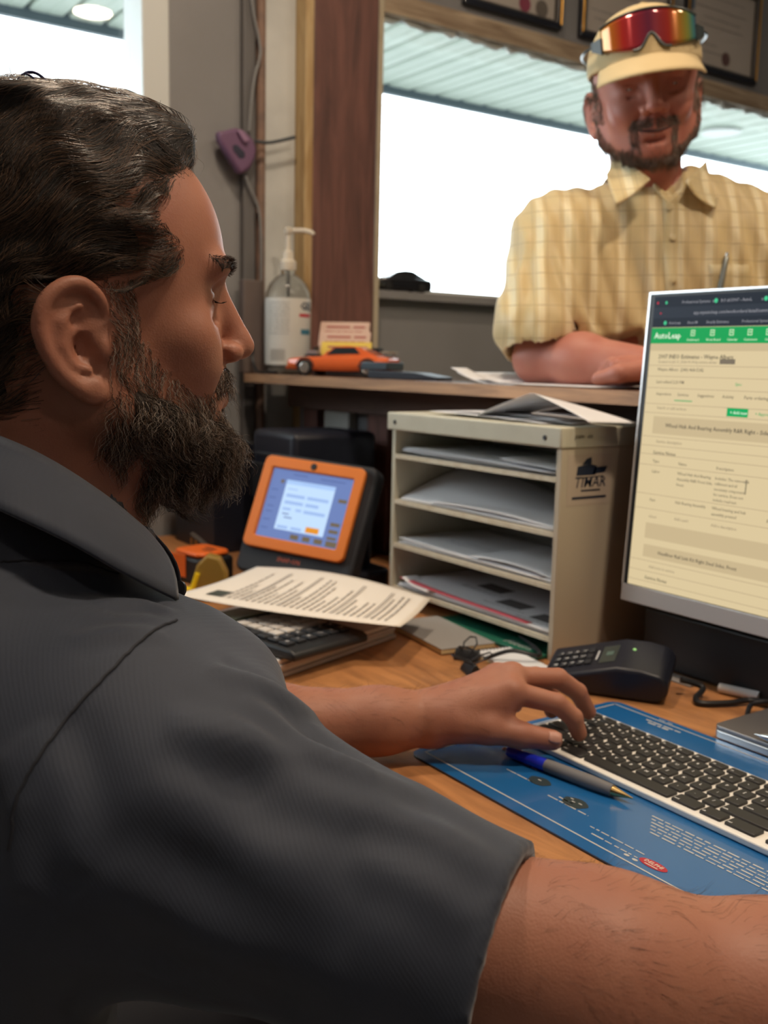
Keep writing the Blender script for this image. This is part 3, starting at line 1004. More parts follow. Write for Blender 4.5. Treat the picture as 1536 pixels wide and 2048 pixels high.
MB().quadmap(tfn(.0009), .074, .083, .006, -.004, 1, 1).build('display_mark', mat('lcd_mark', (.09, .14, .12), rough=.4), pt, smooth=False)
MB().lathe([(.0022, 0), (.0018, .0012)], 10, Mt @ Matrix.Translation((.104, .012, .0400))).build('led', mat('led_green', (.2, .4, .15), emit=(.25, .5, .15), es=.8), pt)
tag(MB().tube(catmull([(-.752, .965, DESK + .020), (-.735, .985, DESK + .012), (-.725, .960, DESK + .0055), (-.712, .955, DESK + .0042), (-.695, .985, DESK + .0045), (-.685, 1.01, DESK + .006), (-.66, 1.018, DESK + .008), (-.645, 1.028, DESK + .006)], 8), .0036, 10).build('cable', M_black),
    'thick black cable curving over the desk behind the payment terminal', 'cable')
tag(MB().tube(catmull([(-.655, 1.012, DESK + .0125), (-.662, 1.0, DESK + .0125), (-.668, .985, DESK + .0095), (-.655, .96, DESK + .0035)], 8), .0028, 10).build('cable', M_black),
    'short black cable drooping down towards the laptop corner', 'cable')
rlp = thing('paper_roll', 'small white rolled slip of paper on the desk under the monitor', 'paper', (-.71, 1.02, DESK))
mb = MB()
Mr = Matrix.Translation((-.711, 1.0265 - .004, DESK + .0066)) @ Matrix.Rotation(R(16), 4, 'Z')
pts = []
mb.tube([Mr @ Vector((-.024, 0, 0)), Mr @ Vector((.024, 0, 0))], .0058, 14)
mb.build('rolled_slip', M_paper, rlp)
tag(MB().bx(-.842, -.765, 1.0, 1.026, DESK + .0003, DESK + .0022).build('card_sheet', mat('grey_card2', (.24, .22, .21), rough=.7)), 'flat grey card lying at the foot of the monitor', 'card')

# ------------------------------------------------------------------ orange touch screen till
M_or = mat('till_orange', (.78, .22, .035), rough=.45)
till = thing('touchscreen_till', 'touch screen register with orange frame and black housing', 'register', (-1.49, .90, DESK))
tl, tr_, br_, bl = (Vector(P(528, 912, 1.775)), Vector(P(732, 936, 1.685)), Vector(P(688, 1131, 1.655)), Vector(P(493, 1086, 1.735)))
tc_ = (tl + tr_ + br_ + bl) / 4
tx = ((tr_ - tl) + (br_ - bl)).normalized()
ty = ((tl - bl) + (tr_ - br_))
ty = (ty - tx * ty.dot(tx)).normalized()
tz = tx.cross(ty)
TW = ((tr_ - tl).length + (br_ - bl).length) / 2
TH = ((tl - bl).length + (tr_ - br_).length) / 2
TM = Matrix(((tx.x, ty.x, tz.x, tc_.x), (tx.y, ty.y, tz.y, tc_.y), (tx.z, ty.z, tz.z, tc_.z), (0, 0, 0, 1)))


def frame_prism(mb, w, h, iw, ih, z0, z1, M, r=.012):
    """rounded frame with rectangular hole"""
    n = 5
    o_ = rrect(-w / 2, w / 2, -h / 2, h / 2, r, n)
    i_ = rrect(-iw / 2, iw / 2, -ih / 2, ih / 2, .003, n)
    m = len(o_)
    V = [M @ Vector((x, y, z1)) for x, y in o_] + [M @ Vector((x, y, z1)) for x, y in i_] + [M @ Vector((x, y, z0)) for x, y in o_] + [M @ Vector((x, y, z0)) for x, y in i_]
    F = []
    for i in range(m):
        j = (i + 1) % m
        F += [(i, j, m + j, m + i), (2 * m + i, 3 * m + i, 3 * m + j, 2 * m + j), (i, 2 * m + i, 2 * m + j, j), (m + i, m + j, 3 * m + j, 3 * m + i)]
    mb.add(V, F)


mb = MB()
frame_prism(mb, TW, TH, TW - .036, TH - .040, -.006, .004, TM)
mb.build('orange_frame', M_or, till, bevel=.002)
MB().prism(rrect(-TW / 2 - .008, TW / 2 + .018, -TH / 2 - .045, TH / 2 + .008, .016), -.040, -.0065, TM).build('housing', M_dark, till, bevel=.006)
MB().lathe([(.006, 0), (.0055, .0015), (.003, .0018)], 16, TM @ Matrix.Translation((0, TH / 2 - .010, .004))).build('camera_dot', M_dark, till)
mb = MB()
put_text(mb, 'SNAP-ON', plane_fn(TM @ Vector((0, 0, -.0062)), tx, ty), -.028, -TH / 2 - .016, .0105, 'LEFT', .02)
mb2 = mb
mb2.build('badge_lettering', mat('badge_red', (.55, .12, .06), rough=.5), till, smooth=False)
tp = plane_fn(TM @ Vector((0, 0, 0)), tx, ty)
sw, sh = TW - .037, TH - .041


def trect(name, col, es, rects, l, par):
    mbs = MB()
    fn = plane_fn(TM @ Vector((0, 0, l)), tx, ty)
    for (x0, x1, y0, y1) in rects:        # fractions, y down
        mbs.quadmap(fn, -sw / 2 + x0 * sw, -sw / 2 + x1 * sw, sh / 2 - y1 * sh, sh / 2 - y0 * sh, 1, 1)
    return mbs.build(name, screen_mat('till_' + name, col, es), par, smooth=False)


ts = trect('screen', (.15, .22, .48), .95, [(0, 1, 0, 1)], -.0035, till)
trect('dialog', (.52, .70, .95), 1.0, [(.20, .80, .14, .86)], -.0030, ts)
trect('dialog_bar', (.38, .56, .88), 1.0, [(.20, .80, .14, .20)], -.0026, ts)
for q_ in [(.24, .47, .34, .385), (.50, .76, .34, .385), (.24, .47, .44, .485), (.50, .66, .44, .485), (.24, .34, .54, .575), (.40, .47, .54, .575), (.50, .76, .54, .585), (.23, .36, .80, .84), (.40, .53, .80, .84), (.40, .62, .165, .175), (.24, .36, .26, .275)]:
    trect('field', (.33, .48, .80), 1.0, [q_], -.0024, ts)
trect('dialog_button', (.75, .28, .02), 1.0, [(.58, .74, .76, .84)], -.0022, ts)
for q_ in [(.87, .97, .30, .35), (.85, .96, .64, .69), (.85, .96, .74, .79), (.85, .96, .84, .88), (.42, .52, .90, .97), (.57, .66, .90, .97), (.71, .81, .90, .97), (.85, .98, .90, .98), (.13, .17, .15, .20)]:
    trect('button', (.17, .13, .08), .9, [q_], -.0026, ts)
trect('menu_text', (.09, .13, .33), .9, [(.04, .12, y, y + .012) for y in (.3, .42, .54, .62, .74, .86)] + [(.26, .44, .05, .062), (.6, .9, .06, .072), (.25, .33, .62, .635), (.28, .38, .67, .685)], -.0026, ts)
# foot of the till, standing on the desk
MB().prism(rrect(-1.575, -1.395, .845, 1.0, .03), DESK + .0008, DESK + .035).build('foot', M_navyblk, till, bevel=.006)
ft = TM @ Vector((0, -TH / 2 - .02, -.02))
MB().prism(rrect(-1.53, -1.43, .90, .98, .02), DESK + .0355, DESK + .12).build('neck', M_navyblk, till, bevel=.004)

# dark equipment in the shade behind the seated man's beard
eq = thing('receipt_printer', 'black box shaped printer standing in the dark corner left of the register', 'printer', (-1.72, 1.0, DESK))
MB().bx(-1.80, -1.635, .93, 1.12, DESK + .001, DESK + .255).build('body', M_navyblk, eq, bevel=.012)
MB().bx(-1.79, -1.645, .922, .9295, DESK + .12, DESK + .19).build('front_flap', M_black, eq, bevel=.002)
MB().bx(-1.775, -1.66, .924, .9295, DESK + .205, DESK + .212).build('paper_slot', M_dark, eq, bevel=.001)
bx2 = thing('speaker', 'dark speaker box standing between the register and the organizer', 'speaker', (-1.36, 1.06, DESK))
MB().bx(-1.392, -1.335, 1.0, 1.13, DESK + .001, DESK + .20).build('cabinet', M_navyblk, bx2, bevel=.006)
MB().lathe([(.020, 0), (.018, .002), (.01, .001), (.004, .002)], 20, Matrix.Translation((-1.363, .9995, DESK + .13)) @ Matrix.Rotation(R(90), 4, 'X')).build('driver_cone', M_dark, bx2)
bx3 = thing('storage_bin', 'dark plastic bin in the shadow at the left end of the desk', 'bin', (-1.93, .95, DESK))
mb = MB()
mb.bx(-2.02, -1.83, .86, 1.12, DESK + .001, DESK + .006)
mb.bx(-2.02, -2.015, .86, 1.12, DESK + .0061, DESK + .20)
mb.bx(-1.835, -1.83, .86, 1.12, DESK + .0061, DESK + .20)
mb.bx(-2.0149, -1.8351, .86, .865, DESK + .0061, DESK + .20)
mb.bx(-2.0149, -1.8351, 1.115, 1.12, DESK + .0061, DESK + .20)
mb.build('bin_walls', M_navyblk, bx3, smooth=False)
mb = MB()
mb.tube([(-2.022, .858, DESK + .203), (-1.828, .858, DESK + .203), (-1.828, 1.122, DESK + .203), (-2.022, 1.122, DESK + .203), (-2.022, .858, DESK + .203)], .004, 8)
mb.build('rim', M_dark, bx3)
M_cord = mat('cord_brown', (.07, .055, .045), rough=.6)
tag(MB().tube(catmull([(-1.66, .905, DESK + .21), (-1.645, .885, DESK + .19), (-1.625, .865, DESK + .12), (-1.62, .85, DESK + .05), (-1.64, .83, DESK + .008)], 8), .004, 8).build('cable', M_cord), 'brown cable arching down in front of the black printer', 'cable')
tag(MB().tube(catmull([(-1.80, .80, DESK + .05), (-1.74, .80, DESK + .038), (-1.70, .80, DESK + .02), (-1.66, .80, DESK + .005)], 8), .005, 8).build('cable', M_cord), 'thick brown plug cable behind the orange tape measure', 'cable')
pl = thing('power_plug', 'pale brass plug block lying behind the orange tape measure', 'plug', (-1.78, .80, DESK))
MB().bx(-1.80, -1.765, .792, .812, DESK + .001, DESK + .03).build('body', mat('plug_brown', (.15, .12, .08), rough=.5), pl, bevel=.003)
MB().bx(-1.7995, -1.795, .796, .799, DESK + .031, DESK + .044).build('prong', M_brass, pl)
MB().bx(-1.7995, -1.795, .805, .808, DESK + .031, DESK + .044).build('prong', M_brass, pl)

# ------------------------------------------------------------------ tape measure
tm = thing('tape_measure', 'orange and black tape measure lying beside the tape dispenser', 'tape measure', (-1.61, .745, DESK), R(12))
M_or2 = mat('orange_plastic', (.80, .15, .02), rough=.4)
MB().prism(rrect(-.055, .030, -.040, .040, .016), .0008, .046).build('body', M_black, tm, abs_=False, bevel=.006)
MB().prism(rrect(-.058, .022, -.036, .036, .016), .0462, .056).build('top_cover', M_or2, tm, abs_=False, bevel=.006)
MB().prism(rrect(-.060, -.010, -.0425, -.0402, .001), .010, .050).build('side_cover', M_or2, tm, abs_=False, bevel=.001)
mb = MB()
g_ = plane_fn((0, 0, .0562), (1, 0, 0), (0, 1, 0))
mb.quadmap(g_, -.020, .010, .006, .014, 1, 1)
mb.quadmap(g_, -.010, .018, -.008, -.002, 1, 1)
mb.build('label_print', M_black, tm, abs_=False, smooth=False)

# ------------------------------------------------------------------ tape dispenser (translucent)
M_ylw = mat('amber_plastic', (.62, .42, .10), rough=.25, trans=.55, ior=1.3)
M_ylb = mat('bright_yellow', (.95, .70, .02), rough=.3, emit=None)
td = thing('tape_dispenser', 'translucent amber tape dispenser with a bright yellow clip, beside the open collar', 'tape dispenser', (-1.492, .662, DESK), R(56))
td.scale = (1.2, 1.2, 1.2)
prof = [(-.055, .001), (.045, .001), (.050, .010), (.048, .040), (.038, .060), (.022, .064), (.008, .050), (.000, .022), (-.012, .014), (-.028, .024), (-.050, .040), (-.058, .030)]
MB().prism(prof, -.012, .012, Matrix(((1, 0, 0, 0), (0, 0, -1, 0), (0, 1, 0, 0), (0, 0, 0, 1)))).build('body', M_ylw, td, abs_=False, bevel=.003)
MB().lathe([(.020, -.0095), (.020, .0095)], 28, Matrix.Translation((.026, 0, .036)) @ Matrix.Rotation(R(90), 4, 'X') @ Matrix.Scale(.001, 4)).build('tape_core', M_ylw, td, abs_=False) if False else None
MB().tube(catmull([(-.006, -.0145, .018), (.002, -.0145, .018), (.006, -.0145, .028), (.010, -.0145, .040)], 5), .0036, 8).build('yellow_clip', M_ylb, td, abs_=False)

# ------------------------------------------------------------------ receipt pads, calculator and the big invoice
pd = thing('ledger_pad', 'thick pale pad of forms under the calculator', 'pad', (-1.20, .66, DESK))
Mq = Matrix.Translation((-1.203, .652, DESK)) @ Matrix.Rotation(R(19), 4, 'Z')
random.seed(5)
for i in range(4):
    z0 = .0006 + i * .006
    MB().box(0, (.235 + random.uniform(-.003, .003), .260 + random.uniform(-.003, .003), .0056), mtx=Mq @ Matrix.Translation((random.uniform(-.002, .002), random.uniform(-.002, .002), z0 + .0028))).build(
        'page_block', mat('pad_pages_%d' % (i % 2), ((.52, .46, .44), (.66, .60, .55))[i % 2], rough=.85), pd, bevel=.001)
calc = thing('calculator', 'black desk calculator with pale keys under the printed invoice', 'calculator', (-1.145, .632, DESK + .0255), R(14))
MB().prism([(-.10, 0), (.10, 0), (.10, .010), (.09, .014), (-.10, .018)], -.068, .068, Matrix(((1, 0, 0, 0), (0, 0, -1, 0), (0, 1, 0, 0), (0, 0, 0, 1)))).build('case', M_black, calc, abs_=False, bevel=.004)
M_ck = mat('calc_key_pale', (.62, .58, .54), rough=.5)
ctilt = math.atan2(-.004, .19)
for i in range(6):
    for j in range(6):
        x, y = -.032 + i * .0205, -.052 + j * .0195
        z = .0182 + (x + .1) * ctilt + .0016
        kk = MB().box(0, (.0165, .015, .004), mtx=Matrix.Translation((x, y, z)) @ Matrix.Rotation(-ctilt, 4, 'Y'))
        kk.build('key', (M_dark if (i > 3 or j == 0) else M_ck), calc, abs_=False, bevel=.0012)
cm = MB()
for i in range(4, 6):
    for j in range(6):
        x, y = -.032 + i * .0205, -.052 + j * .0195
        put_text(cm, '+-x/=%'[j], plane_fn((0, 0, .0182 + (x + .1) * ctilt + .0040), (1, 0, 0), (0, 1, 0)), x, y - .003, .010, 'CENTER', .03)
cm.build('key_marks', mat('mark_pale', (.6, .6, .6), rough=.6), calc, abs_=False, smooth=False)
MB().bx(-.095, -.050, -.055, .055, .0182, .0205).build('display', mat('calc_lcd', (.18, .22, .17), rough=.2), calc, abs_=False)


# corners of the invoice, measured on the desk
q10, q11, q01 = Vector((-1.022, .742, .7990)), Vector((-1.120, .866, .801)), Vector((-1.425, .745, .805))
i00 = Vector((-1.280, .540, .812))


def invoice(x, y):
    # u from the far left edge to the near right edge, v from the user's side to the far side
    u, v = x / .28, y / .22
    a = i00.lerp(q10, u)
    b = q01.lerp(q11, u)
    p = a.lerp(b, v)
    bend = .012 * math.sin(u * math.pi * 1.0) * (.3 + .7 * v) - .004 * math.sin(v * math.pi)
    return p + Vector((.022 * math.sin(math.pi * u) * (1 - v), -.018 * math.sin(math.pi * u) * (1 - v), bend + .004))


inv_ = sheet('invoice', 'large printed invoice sheet curving over the calculator', invoice, .28, .22, M_paperw, nx=28, ny=18)
mb = MB()
li = lifted(invoice, .0012)
rr = []
for c_ in range(26):
    x0 = .050 + c_ * .0082
    if c_ in (3, 9, 17, 22):
        mb.quadmap(li, x0, x0 + .0016, .03, .19, 1, 12)
        mb.quadmap(li, x0 + .0034, x0 + .0046, .03, .19, 1, 12)
        continue
    rn = random.Random(c_)
    y0 = .03
    y1 = rn.choice((.09, .12, .16, .185))
    y = y0
    while y < y1:
        w_ = rn.uniform(.004, .016)
        mb.quadmap(li, x0, x0 + .0030, y, min(y + w_, y1), 1, 2)
        y += w_ + rn.uniform(.0015, .004)
mb.build('print', M_inkl, inv_, smooth=False)
MB().quadmap(li, .028, .050, .030, .062, 3, 3).build('dark_stamp', mat('stamp_dark', (.05, .06, .05), rough=.7), inv_, smooth=False)


def crump(x, y):
    u, v = x / .09, y / .05
    return Vector((-1.50 + x * .8 + y * .3, .862 + x * .35 + y * .7 * .5, DESK + .010 + .022 * math.sin(u * 3.1) * (.6 + .4 * v) + .004 * math.sin(u * 9 + v * 4)))


cr = sheet('receipt', 'small crumpled receipt lying before the register', crump, .09, .05, M_paperw, nx=18, ny=6)
mb = MB()
text_lines(mb, lifted(crump, .0008), [(.02, .075, .01), (.02, .07, .02), (.03, .075, .03)], seed=8)
mb.build('print', M_inkl, cr, smooth=False)

# ------------------------------------------------------------------ on the counter
ZT = CT + .0008
bt = thing('sanitizer_bottle', 'clear pump bottle of hand sanitizer with a large white label', 'bottle', (-2.0, 1.12, ZT))
Mb = Matrix.Translation((-1.998, 1.12, ZT)) @ Matrix.Scale(.955, 4, (0, 0, 1))
rb = .0505
M_clear = mat('clear_plastic', (.85, .88, .86), rough=.08, trans=.92, ior=1.2)
MB().lathe([(rb * .9, 0), (rb, .006), (rb, .170), (rb * .96, .185), (rb * .80, .205), (rb * .50, .222), (.016, .228), (.0155, .240)], 40, Mb).build('bottle_body', M_clear, bt, ang=60)
mb = MB()
lab = [Vector(((rb + .0006) * math.cos(a), (rb + .0006) * math.sin(a), 0)) for a in [j * 2 * math.pi / 48 for j in range(48)]]
V, F = [], []
for z in (.020, .172):
    V += [Mb @ (p + Vector((0, 0, z))) for p in lab]
F = [(i, (i + 1) % 48, 48 + (i + 1) % 48, 48 + i) for i in range(48)]
lb = MB().add(V, F).build('label', mat('label_white', (.62, .62, .58), rough=.45), bt)


def lfn(l):
    # x = arc length measured from the side facing the camera, to the right
    a0 = math.atan2(-1.12, 1.998)
    return lambda x, y: Mb @ Vector(((rb + l) * math.cos(a0 + x / rb), (rb + l) * math.sin(a0 + x / rb), y))


mb = MB()
g_ = lfn(.0011)
text_lines(mb, g_, [(-.046, .004, .160 - i * .007) for i in range(11)], h=.0018, seed=3)
for i in range(14):
    mb.quadmap(g_, -.040 + i * .0025, -.040 + i * .0025 + (.0008, .0015, .0011)[i % 3], .030, .056, 1, 1)
tag(mb, None) if False else mb.build('label_print', mat('print_grey', (.30, .30, .29), rough=.7), lb, smooth=False)
MB().quadmap(g_, .026, .062, .130, .137, 6, 1).build('red_band', mat('label_red', (.50, .02, .04), rough=.5), lb, smooth=False)
mb = MB().quadmap(g_, .030, .062, .090, .102, 6, 1)
mb.build('blue_band', mat('label_blue', (.05, .20, .30), rough=.5), lb, smooth=False)
mb = MB()
vs, fs = text2d('GEL', .024, 'LEFT', .03)
mb.add([g_(.028 + a, .146 + b) for a, b in vs], fs)
mb.build('label_name', mat('label_navy', (.03, .05, .08), rough=.5), lb, smooth=False)
M_pump = mat('pump_cream', (.66, .60, .50), rough=.4)
pm = MB().lathe([(.017, .236), (.018, .240), (.018, .256), (.013, .262), (.012, .278), (.006, .282), (.0045, .318), (.008, .320), (.010, .330), (.004, .334)], 24, Mb).build('pump', M_pump, bt)
MB().tube(catmull([Mb @ Vector(p) for p in ((0, 0, .326), (.020, .025, .327), (.032, .040, .323), (.035, .043, .318))], 5), [.0052] * 11 + [.0045] * 5, 10).build('nozzle', M_pump, pm)
MB().tube([Mb @ Vector((0, 0, .236)), Mb @ Vector((.002, .002, .012))], .0035, 8).build('dip_tube', M_pump, bt)
tag(MB().tube(catmull([(-2.035, 1.052, CT + .06), (-2.03, 1.050, CT + .03), (-2.0, 1.046, CT + .0044), (-1.95, 1.043, CT + .0044), (-1.91, 1.044, CT + .0044)], 8), .0034, 8).build('cable', M_black), 'black cord lying on the counter in front of the sanitizer bottle', 'cable')

# ---- orange model muscle car
car = thing('toy_car', 'orange model muscle car parked on the counter beside the sanitizer bottle', 'toy car', (-1.775, 1.125, ZT))
cd = Vector((.80, .60, 0))      # nose points to the far left
fwd = -Vector((cd.x, cd.y, 0))
side = Vector((0, 0, 1)).cross(fwd)
CM = Matrix(((fwd.x, side.x, 0, -1.772), (fwd.y, side.y, 0, 1.125), (0, 0, 1, ZT), (0, 0, 0, 1))) @ Matrix.Scale(1.06, 4)
M_caror = mat('car_orange', (.70, .13, .03), rough=.22, coat=.7)
M_carwin = mat('car_glass', (.02, .025, .03), rough=.1, coat=.5)
CX = Matrix(((1, 0, 0, 0), (0, 0, 1, 0), (0, 1, 0, 0), (0, 0, 0, 1)))
Mside = CM @ CX       # profile (x forward, z up), extruded sideways


def loft(sections, M):
    """sections: (x, [(y, z)...]) closed rings"""
    mb = MB()
    n = len(sections[0][1])
    V = []
    for x, ring in sections:
        V += [M @ Vector((x, y, z)) for y, z in ring]
    F = []
    for s in range(len(sections) - 1):
        for k in range(n):
            F.append((s * n + k, s * n + (k + 1) % n, (s + 1) * n + (k + 1) % n, (s + 1) * n + k))
    F.append(tuple(range(n - 1, -1, -1)))
    F.append(tuple((len(sections) - 1) * n + k for k in range(n)))
    return mb.add(V, F)


def ring(w, z0, z1, r=.006, tuck=.88):
    return [(-w * tuck, z0), (w * tuck, z0), (w, z0 + r), (w, (z0 + z1) / 2), (w * .985, z1 - r), (w * .90, z1), (-w * .90, z1), (-w * .985, z1 - r), (-w, (z0 + z1) / 2), (-w, z0 + r)]


body = loft([(-.104, ring(.036, .016, .034)), (-.100, ring(.040, .012, .037)), (-.06, ring(.042, .010, .038)), (-.02, ring(.0415, .009, .037)), (.03, ring(.0415, .009, .0365)),
             (.07, ring(.041, .010, .035)), (.098, ring(.039, .011, .032)), (.104, ring(.034, .014, .029))], CM)
cb = body.build('body', M_caror, car, bevel=.0015, ang=50)
cab = loft([(-.078, [(-.030, .0375), (.030, .0375), (.028, .0385), (-.028, .0385)]), (-.040, [(-.034, .0375), (.034, .0375), (.027, .056), (-.027, .056)]),
            (-.018, [(-.034, .0375), (.034, .0375), (.027, .0575), (-.027, .0575)]), (.006, [(-.034, .037), (.034, .037), (.027, .056), (-.027, .056)]), (.034, [(-.033, .0365), (.033, .0365), (.030, .0375), (-.030, .0375)])], CM)
cab.build('roof', M_caror, car, bevel=.002)
for sy in (-1, 1):
    mb = MB()
    mb.add([CM @ Vector(p) for p in ((-.046, sy * .0325, .0425), (.022, sy * .0330, .0405), (.006, sy * .0285, .0540), (-.034, sy * .0285, .0545))], [(0, 1, 2, 3)])
    mb.build('side_window', M_carwin, car, solid=.0008, smooth=False)
mb = MB().add([CM @ Vector(p) for p in ((.031, -.028, .0395), (.031, .028, .0395), (.0095, .024, .0550), (.0095, -.024, .0550))], [(0, 1, 2, 3)])
mb.build('windshield', mat('car_screen', (.16, .17, .16), rough=.1, coat=.5), car, solid=.0008, smooth=False)
M_tyre = mat('tyre', (.015, .015, .015), rough=.8)
for x in (-.064, .064):
    for sy in (-1, 1):
        Mw = CM @ Matrix.Translation((x, sy * .0335, .0152)) @ Matrix.Rotation(R(-90 * sy), 4, 'X')
        wmesh = MB().lathe([(.0145, 0), (.0152, .002), (.0152, .010), (.0135, .0115), (.0105, .0115), (.0100, .0100)], 28, Mw).build('wheel', M_tyre, car)
        wr = MB()
        wr.lathe([(.0098, .0101), (.0098, .0108), (.0086, .0112), (.0082, .0103)], 24, Mw)
        for j in range(5):
            a = j * 2 * math.pi / 5
            wr.box(0, (.0072, .0026, .0016), mtx=Mw @ Matrix.Rotation(a, 4, 'Z') @ Matrix.Translation((.0050, 0, .0112)))
        wr.lathe([(.0028, .0105), (.0026, .0125)], 12, Mw)
        wr.build('rim', mat('wheel_chrome', (.65, .6, .55), rough=.25, metal=.9), wmesh)
        MB().tube([CM @ Vector((x + .0182 * math.cos(a), sy * .0417, .0152 + .0182 * math.sin(a))) for a in [R(5 + i * 17) for i in range(11)]], .0014, 6).build('wheel_arch', M_black, car)
mb = MB()
for sy in (-1, 1):
    mb.box(0, (.002, .016, .009), mtx=CM @ Matrix.Translation((.1035, sy * .0205, .0245)))
mb.build('grille', M_black, car, bevel=.0006)
for sy in (-1, 1):
    for q in (0, 1):
        MB().lathe([(.0032, 0), (.0028, .0016)], 12, CM @ Matrix.Translation((.1046, sy * (.0165 + q * .0085), .0248)) @ Matrix.Rotation(R(90), 4, 'Y')).build('headlight', mat('headlight', (.7, .7, .68), rough=.15), car)
MB().box(0, (.004, .074, .0055), mtx=CM @ Matrix.Translation((.1035, 0, .0140))).build('front_bumper', M_caror, car, bevel=.0015)
MB().box(0, (.004, .074, .0045), mtx=CM @ Matrix.Translation((-.1040, 0, .0160))).build('rear_bumper', M_chrome, car, bevel=.0012)
MB().box(0, (.016, .064, .0016), mtx=CM @ Matrix.Translation((-.094, 0, .0565 - .010))).build('spoiler', M_cream, car, bevel=.0005)
for sy in (-1, 1):
    MB().box(0, (.003, .0016, .008), mtx=CM @ Matrix.Translation((-.094, sy * .026, .0418))).build('spoiler_strut', M_chrome, car)
mb = MB()
mb.box(0, (.030, .026, .004), mtx=CM @ Matrix.Translation((.062, 0, .0385)))
mb.build('engine_block', M_dark, car, bevel=.001)
for sy in (-1, 1):
    MB().box(0, (.022, .006, .007), mtx=CM @ Matrix.Translation((.062, sy * .007, .0440))).build('engine_scoop', mat('engine_chrome', (.5, .42, .4), rough=.3, metal=.7), car, bevel=.001)
MB().box(0, (.012, .0008, .0045), mtx=CM @ Matrix.Translation((.0855, -.0412, .0215))).build('number_plate', M_paperw, car)

# ---- business card holder
ch = thing('card_holder', 'dark card holder with pinkish business cards behind the orange model car', 'card holder', (-1.86, 1.195, ZT))
MH = Matrix.Translation((-1.862, 1.195, ZT)) @ Matrix.Rotation(R(46), 4, 'Z') @ Matrix.Scale(1.2, 4)
mb = MB()
mb.box(0, (.115, .060, .004), mtx=MH @ Matrix.Translation((0, 0, .002)))
for i in range(3):
    mb.box(0, (.105, .003, .020), mtx=MH @ Matrix.Translation((0, -.022 + .022 * i, .0145 + i * .013)))
mb.box(0, (.004, .058, .045), mtx=MH @ Matrix.Translation((-.0565, 0, .027)))
mb.box(0, (.004, .058, .045), mtx=MH @ Matrix.Translation((.0565, 0, .027)))
mb.build('rack', M_dark, ch, bevel=.001)
M_card = mat('card_pink', (.62, .43, .34), rough=.7)
for i in range(3):
    for j in range(1):
        c_ = thing('business_card', ('pinkish business card stack in the front row of the card holder', 'pinkish business card stack in the middle row of the card holder', 'pinkish business card stack standing tallest at the back of the holder')[i], 'card', tuple(MH @ Vector((0, -.016 + .022 * i, .03 + i * .013))), 0, 'cards in the holder')
        Mc = MH @ Matrix.Translation((-.002 + i * -.006, -.0165 + .022 * i, .036 + i * .0185)) @ Matrix.Rotation(R(-28), 4, 'X')
        MB().box(0, (.092, .006, .050), mtx=Mc).build('cards', M_card if i else mat('card_yellow', (.72, .52, .08), rough=.6), c_, bevel=.0006)
        mb = MB()
        g_ = plane_fn(Mc @ Vector((0, -.0034, 0)), (Mc.to_3x3() @ Vector((1, 0, 0))), (Mc.to_3x3() @ Vector((0, 0, 1))))
        mb.quadmap(g_, -.034, .010, .012, .016, 1, 1)
        mb.quadmap(g_, .016, .038, .012, .016, 1, 1)
        text_lines(mb, g_, [(-.036, .036, .004), (-.036, .030, -.002)], seed=i)
        mb.build('print', mat('print_rust', (.38, .10, .08), rough=.7), c_, smooth=False)

# ---- wallet-like pouch in front of the car
wa = thing('key_pouch', 'flat black pouch with a raised clasp lying at the rear of the model car', 'pouch', (-1.50, 1.09, ZT))
Mw = Matrix.Translation((-1.495, 1.090, ZT)) @ Matrix.Rotation(R(18), 4, 'Z')
MB().prism([(-.075, 0), (.080, 0), (.080, .005), (.030, .012), (-.075, .015)], -.026, .026, Mw @ Matrix(((1, 0, 0, 0), (0, 0, -1, 0), (0, 1, 0, 0), (0, 0, 0, 1)))).build('pouch', M_navyblk, wa, bevel=.002)
MB().box(0, (.060, .0535, .014), mtx=Mw @ Matrix.Translation((-.060, 0, .0225))).build('clasp', mat('clasp_slate', (.04, .06, .08), rough=.3), wa, bevel=.002)


# ---- papers under the standing man's hands
def cp1(x, y):
    return Vector((-1.30 + x * .98 - y * .1, 1.045 + y + x * .05, ZT + .0006 + .016 * max(0, 1 - x / .07) ** 1.5))


p1 = sheet('paper_sheet', 'white form with curled left corner under the standing man hand', cp1, .30, .19, M_paper, nx=30)
mb = MB()
mb.add([lifted(cp1, .0006)(.095 + .026 * math.cos(a), .035 + .010 * math.sin(a)) for a in [j * math.pi / 10 for j in range(20)]], [tuple(range(20))])
text_lines(mb, lifted(cp1, .0006), [(.15, .27, .03), (.15, .25, .05), (.14, .27, .08)], seed=2)
mb.build('print', M_inkl, p1, smooth=False)


def cp2(x, y):
    return Vector((-1.315 + x + .05 * y, 1.045 + y * .8 + x * .1, ZT + .0032 + .020 * max(0, 1 - x / .05) + .002 * math.sin(x * 20)))


p2 = sheet('paper_sheet', 'narrow white strip with turned up end leftmost by the standing man elbow', cp2, .12, .04, M_paper, nx=20, ny=3)

